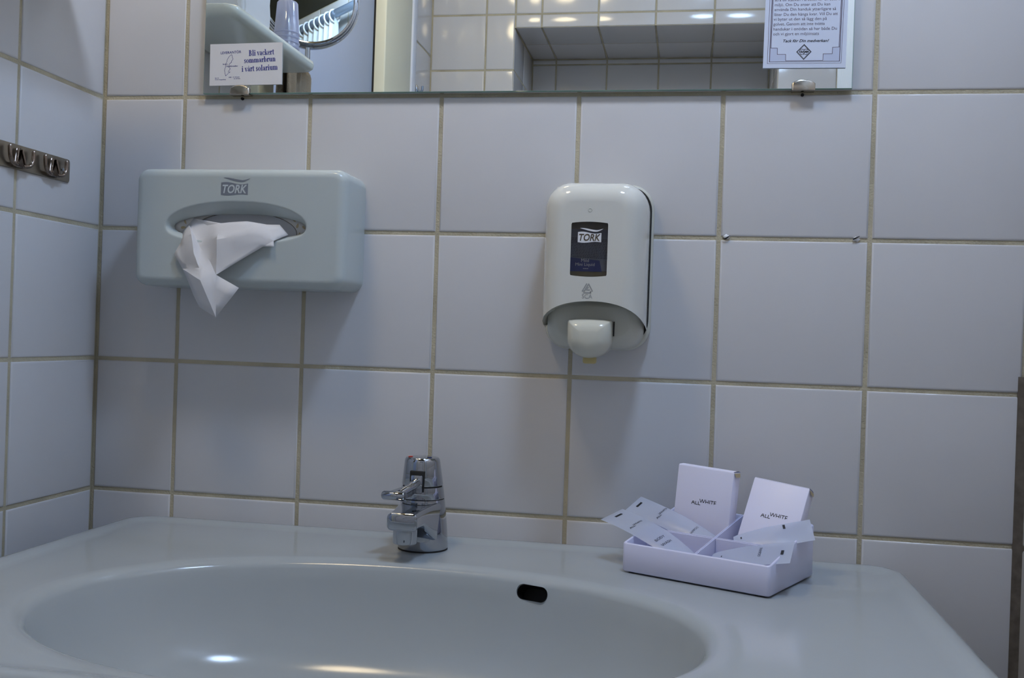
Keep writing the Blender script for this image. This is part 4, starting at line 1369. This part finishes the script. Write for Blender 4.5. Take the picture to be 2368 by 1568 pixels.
add('joint', tube('joint', [b0 - Vector((0, 0, 0.0208)) - CMO, b0 - Vector((0, 0, 0.0365)) - CMO], 0.0041, 'chrome', 16), cm)
add('arm', tube('arm', [jt - CMO, Vector((0.028, jt.y, jt.z)) - CMO, Vector((0.0, jt.y, jt.z)) - CMO], 0.0040, 'chrome', 14), cm)
add('wall_plate', lathe('wall_plate', [(0.0, 0.008), (0.018, 0.007), (0.021, 0.004), (0.021, 0.0)], 'chrome', 28, Vector((0.012, jt.y, jt.z)) - CMO, axis='X', cap=False), cm)

# towel on a rail below the shelf
tw = thing('towel_rail', 'white towel rail fixed to the side wall below the shelf, seen in the mirror', 'rail', (0.0, -0.455, 1.472))
TWO = Vector(tw.location)
add('rail_bar', tube('rail_bar', [Vector((0.05, -0.396, 1.4720)) - TWO, Vector((0.05, -0.512, 1.4720)) - TWO], 0.005, 'white_paint', 14), tw)
for yy in (-0.399, -0.509):
    add('bracket', tube('bracket', [Vector((0.0, yy, 1.4720)) - TWO, Vector((0.052, yy, 1.4720)) - TWO], 0.0055, 'white_paint', 14), tw)
rings = []
for z, s in ((1.4805, 0.0), (1.4785, 0.65), (1.4720, 1.0), (1.30, 1.15), (1.18, 1.2), (1.10, 1.2)):
    row = []
    for k in range(33):
        yv = -0.404 - 0.100 * k / 32
        row.append((0.050 + s * (0.0068 + 0.0050 * math.sin(k * 0.95) * (1 if z < 1.43 else 0.4)), yv, z))
    rings.append(row)
back = [[(0.100 - x, y, z) for x, y, z in row] for row in rings[1:]]
v, f = loft(list(reversed(back)) + rings, closed=False)
tme2 = fixn(mesh('hanging_towel', v, f, 'towel'), angle=70)
to = add('hanging_towel', tme2, None, 'grey-brown towel hanging below the shelf, seen in the mirror', 'towel')
md = to.modifiers.new('thick', 'SOLIDIFY'); md.thickness = 0.002; md.offset = 1

# small chrome hook on the side wall past the door
ch = thing('robe_hook', 'small chrome robe hook on the tiles past the door, seen in the mirror', 'hook', (0.0, -1.335, 1.655))
add('hook_plate', box('hook_plate', (0.0, -0.010, -0.02), (0.003, 0.010, 0.016), 'chrome', 0.0015), ch)
add('hook_arm', tube('hook_arm', smooth_path([(0.002, 0, 0.006), (0.009, 0, 0.000), (0.014, 0, 0.004), (0.015, 0, 0.014)], 5), 0.003, 'rod', 12), ch)

# shower curtain on a rod, seen in the shaving mirror
rd_ = thing('curtain_rod', 'grey shower curtain rod fixed between two walls, seen in the shaving mirror', 'rod', (0.955, FAR, 2.185))
add('rod_tube', tube('rod_tube', [(0, 0, 0), (0, -FAR, 0)], 0.0125, 'rod', 20), rd_)
for yy in (0.006, -FAR - 0.006):
    add('rod_end', tube('rod_end', [(0, yy - 0.006, 0), (0, yy + 0.006, 0)], 0.022, 'white_paint', 20), rd_)
ring0 = None
CY0, CY1 = -0.74, -0.96
for k in range(8):
    if ring0 is None:
        v, f = [], []
        rg = []
        for i in range(28):
            a = 2 * PI * i / 28
            c = Vector((0.019 * math.cos(a), 0, 0.019 * math.sin(a) - 0.006))
            d = Vector((math.cos(a), 0, math.sin(a)))
            rg.append([c + d * 0.0028 * math.cos(2 * PI * j / 8) + Vector((0, 0.0028 * math.sin(2 * PI * j / 8), 0)) for j in range(8)])
        v, f = loft(rg + [rg[0]])
        ring0 = add('curtain_ring', fixn(mesh('curtain_ring', v, f, 'logo_white'), angle=60), None, 'white plastic curtain ring on the shower rod', 'ring', 'shower curtain rings')
        r_ = ring0
    else:
        r_ = ring0.copy(); COL.objects.link(r_)
    r_.location = (0.955, CY0 + (CY1 - CY0) * (k + 0.5) / 8, 2.185)
rows_ = []
for z in (2.166, 2.153, 1.9, 1.6, 1.2, 0.8, 0.4, 0.2):
    row = []
    for k in range(97):
        s = k / 96
        row.append((0.958 + 0.022 * math.sin(s * 2 * PI * 8 - PI / 2) * (0.55 if z > 2.1 else 1.0), CY0 + (CY1 - CY0) * s, z + (0.004 * math.cos(s * 2 * PI * 8) if z > 2.16 else 0)))
    rows_.append(row)
v, f = loft(rows_, closed=False)
cu_ = add('shower_curtain', fixn(mesh('shower_curtain', v, f, 'curtain'), angle=80), None, 'white shower curtain gathered in folds on the rod', 'curtain')
md = cu_.modifiers.new('thick', 'SOLIDIFY'); md.thickness = 0.0006
